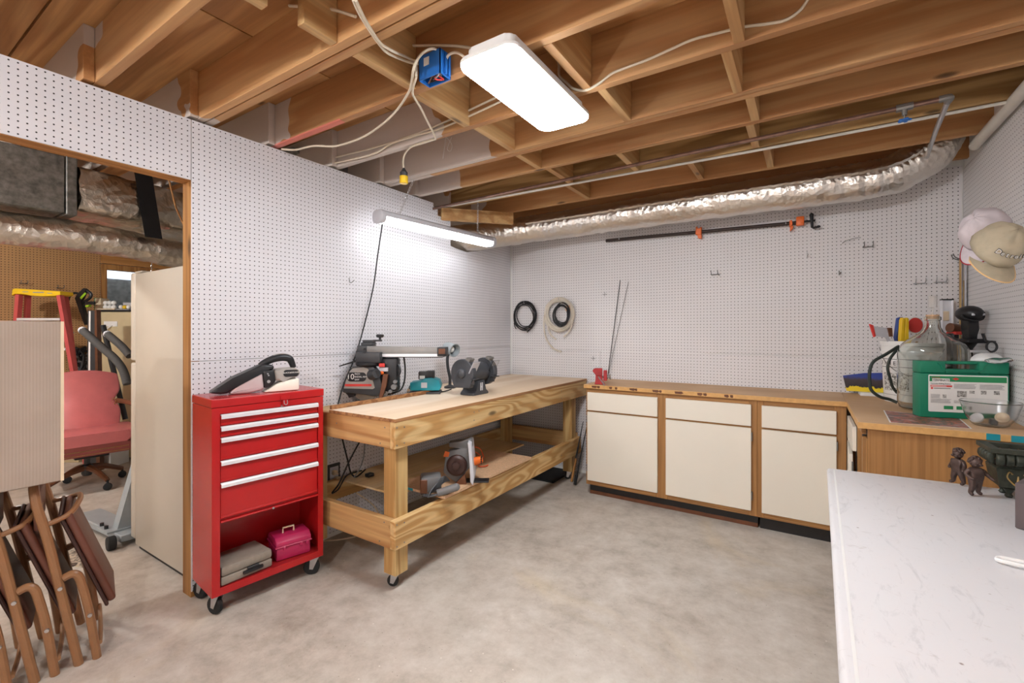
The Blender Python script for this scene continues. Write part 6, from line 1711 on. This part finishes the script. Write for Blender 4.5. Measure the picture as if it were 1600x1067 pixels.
# ---- beige cabinet with bulbs, framed board, pressure washer gun
F = Frame(175, 4.8, 0)
X, Z = F.x, F.z
bc = thing('beige_cabinet', 'beige metal cabinet with black top behind the armchair', 'cabinet', F.loc, YAW)
B().box(X(152), X(225), 0.0, 0.35, 0.02, Z(487), 0.004).obj('cabinet_body', m_beige, bc)
B().box(X(151), X(226), -0.012, 0.36, Z(487), Z(484), 0.002).obj('cabinet_top', m_black, bc, ang=0)
bk_ = B().box(X(163), X(184), -0.006, -0.0005, Z(510), Z(502)).obj('bracket', m_white, bc, ang=0)
B().tube([(X(176), -0.004, Z(508)), (X(168), -0.04, Z(516)), (X(164), -0.05, Z(530))], 0.006, 6).obj('bracket_arm', m_white, bc)
b1 = thing('bulb_carton', 'clear carton of white bulbs on the beige cabinet', 'box', (F.loc[0] + RT.x * X(162) + FW.x * 0.06, F.loc[1] + RT.y * X(162) + FW.y * 0.06, Z(483.8)), YAW)
k_ = F.k
B().box(-15 * k_, 15.5 * k_, -0.05, 0.05, 0.0, 0.012).box(-15 * k_, -6 * k_, -0.05, 0.05, 0.012, 18 * k_).obj('carton', m_tan, b1, ang=0)
B().box(-16 * k_, -15 * k_, -0.05, 0.05, 0.0, 19 * k_).obj('green_edge', m_greenlb, b1, ang=0)
for i_ in range(6):
    B().ball(((-2 + 3.2 * (i_ % 3) * 2) * k_, -0.02, (0.028 + 0.045 * (i_ // 3))), 0.024, n=12, m=8).obj('bulb', m_white, b1)
b2 = thing('bulb_tray', 'low clear tray of round bulbs beside the bulb carton', 'tray', (F.loc[0] + RT.x * X(188) + FW.x * 0.06, F.loc[1] + RT.y * X(188) + FW.y * 0.06, Z(483.8)), YAW)
B().box(-9 * k_, 12 * k_, -0.05, 0.05, 0.0, 0.006).box(-9 * k_, 12 * k_, 0.045, 0.05, 0.006, 12 * k_).obj('tray', m_lgrey, b2, ang=0)
for i_ in range(3):
    B().ball(((-5 + 6 * i_) * k_, -0.01, 0.030), 0.022, n=12, m=8).obj('bulb', m_white if i_ != 1 else m_yellow, b2)
F = Frame(147, 4.42, 0)
X, Z = F.x, F.z
fb = thing('framed_board', 'narrow black board with white edge strip leaning by the cabinet', 'board', F.loc, YAW)
b = B()
b.prism(F.pts([(135, 735), (137, 485), (151, 485), (156, 735)]), 0.0, 0.03, 'XZ')
b.obj('board', m_dgrey, fb, ang=0)
B().prism(F.pts([(137, 735), (139.5, 486), (142, 486), (140.5, 735)]), -0.004, -0.0005, 'XZ').obj('white_strip', m_white, fb, ang=0)
B().prism(F.pts([(152, 735), (149.5, 485), (152.5, 484), (158, 735)]), -0.012, 0.035, 'XZ').obj('side_frame', m_brownw, fb, ang=0)
F = Frame(135, 4.72, 0)
X, Z = F.x, F.z
pw = thing('pressure_washer_gun', 'black spray gun with lime trim hung on brown pegboard', 'spray gun', (F.loc[0], F.loc[1], Z(510)), YAW)
dz_ = Z(510)
def zz_(l):
    return [(x_, z_ - dz_) for x_, z_ in F.pts(l)]
B().prism(zz_([(119, 466), (124, 458), (133, 450), (137, 453), (132, 462), (128, 468), (138, 505), (134, 508)]), -0.02, 0.02, 'XZ', bev=0.004).obj('gun_body', m_black, pw)
B().tube(spl([(X(133), 0, Z(452) - dz_), (X(142), 0, Z(459) - dz_), (X(140), 0, Z(466) - dz_), (X(131), 0, Z(472) - dz_), (X(128), 0, Z(480) - dz_)], 5), 0.014, 8).obj('trigger_guard', m_black, pw)
B().prism(zz_([(128, 465), (136, 457), (138, 459), (130, 468)]), -0.023, -0.02, 'XZ').obj('lime_stripe', m_lime, pw, ang=0)
B().box(X(134), X(148), -0.012, 0.012, Z(476) - dz_, Z(471) - dz_, 0.003).obj('nozzle_stub', m_black, pw)
B().prism(zz_([(135, 478), (141, 476), (140, 479), (136, 480)]), -0.015, 0.015, 'XZ').obj('lime_tip', m_lime, pw, ang=0)
B().tube(spl([(X(124), 0, Z(459) - dz_), (X(115), 0, Z(458) - dz_), (X(108), 0, Z(464) - dz_), (X(104), 0, Z(478) - dz_), (X(96), 0.0, Z(500) - dz_), (X(90), 0, Z(540) - dz_)], 6), 0.012, 8).obj('hose', m_blackr, pw)
for px, py, lb in ((36, 443, 'wire hook on brown pegboard above the ladder left side'), (93, 450, 'wire hook on brown pegboard above the ladder right side')):
    hook(at(px, py, X=FX), lb, 'double', 'L')
# ---- dark cord heap on the wall behind the ladder
rg = random.Random(8)
t = thing('cord_bundle', 'tangled black and grey cord bundle behind the ladder', 'cord', tuple(at(126, 560, X=FX + 0.03)))
for k in range(7):
    B().tube(spl([Vector((rg.uniform(-0.02, 0.04), rg.uniform(-0.09, 0.09), rg.uniform(-0.16, 0.12))) for _ in range(7)], 5, True), 0.013, 7, closed=True).obj('loop', m_black if k % 3 else m_mgrey, t)
# ---- white boxes under the armchair
tag(B(Tr(*Frame(160, 4.5, 0).loc) @ Rz(YAW)).box(-0.09, 0.08, 0, 0.22, 0.0, 0.16, 0.003).obj('white_carton', m_white, ang=0), 'white carton on the floor behind the armchair', 'box')
tag(B(Tr(*Frame(115, 4.68, 0).loc) @ Rz(YAW)).box(-0.3, 0.05, 0, 0.14, 0.0, 0.20, 0.003).obj('beige_carton', m_beige, ang=0), 'long beige carton on the floor behind the armchair', 'box')
# ---- patterned mat scrap
m_zebra = printed('animal_print', [(26, 24, 24), (30, 28, 26), (210, 200, 180), (206, 190, 160)], 22.0, 9)
pm_ = [at(112, 860, Z=0), at(146, 866, Z=0), at(159, 878, Z=0), at(128, 887, Z=0), at(95, 884, Z=0)]
b = B()
b.prism([(p.x, p.y) for p in pm_], 0.0005, 0.005)
tag(b.obj('patterned_mat', m_zebra, ang=0), 'black and tan animal-print mat scrap on the floor', 'mat')
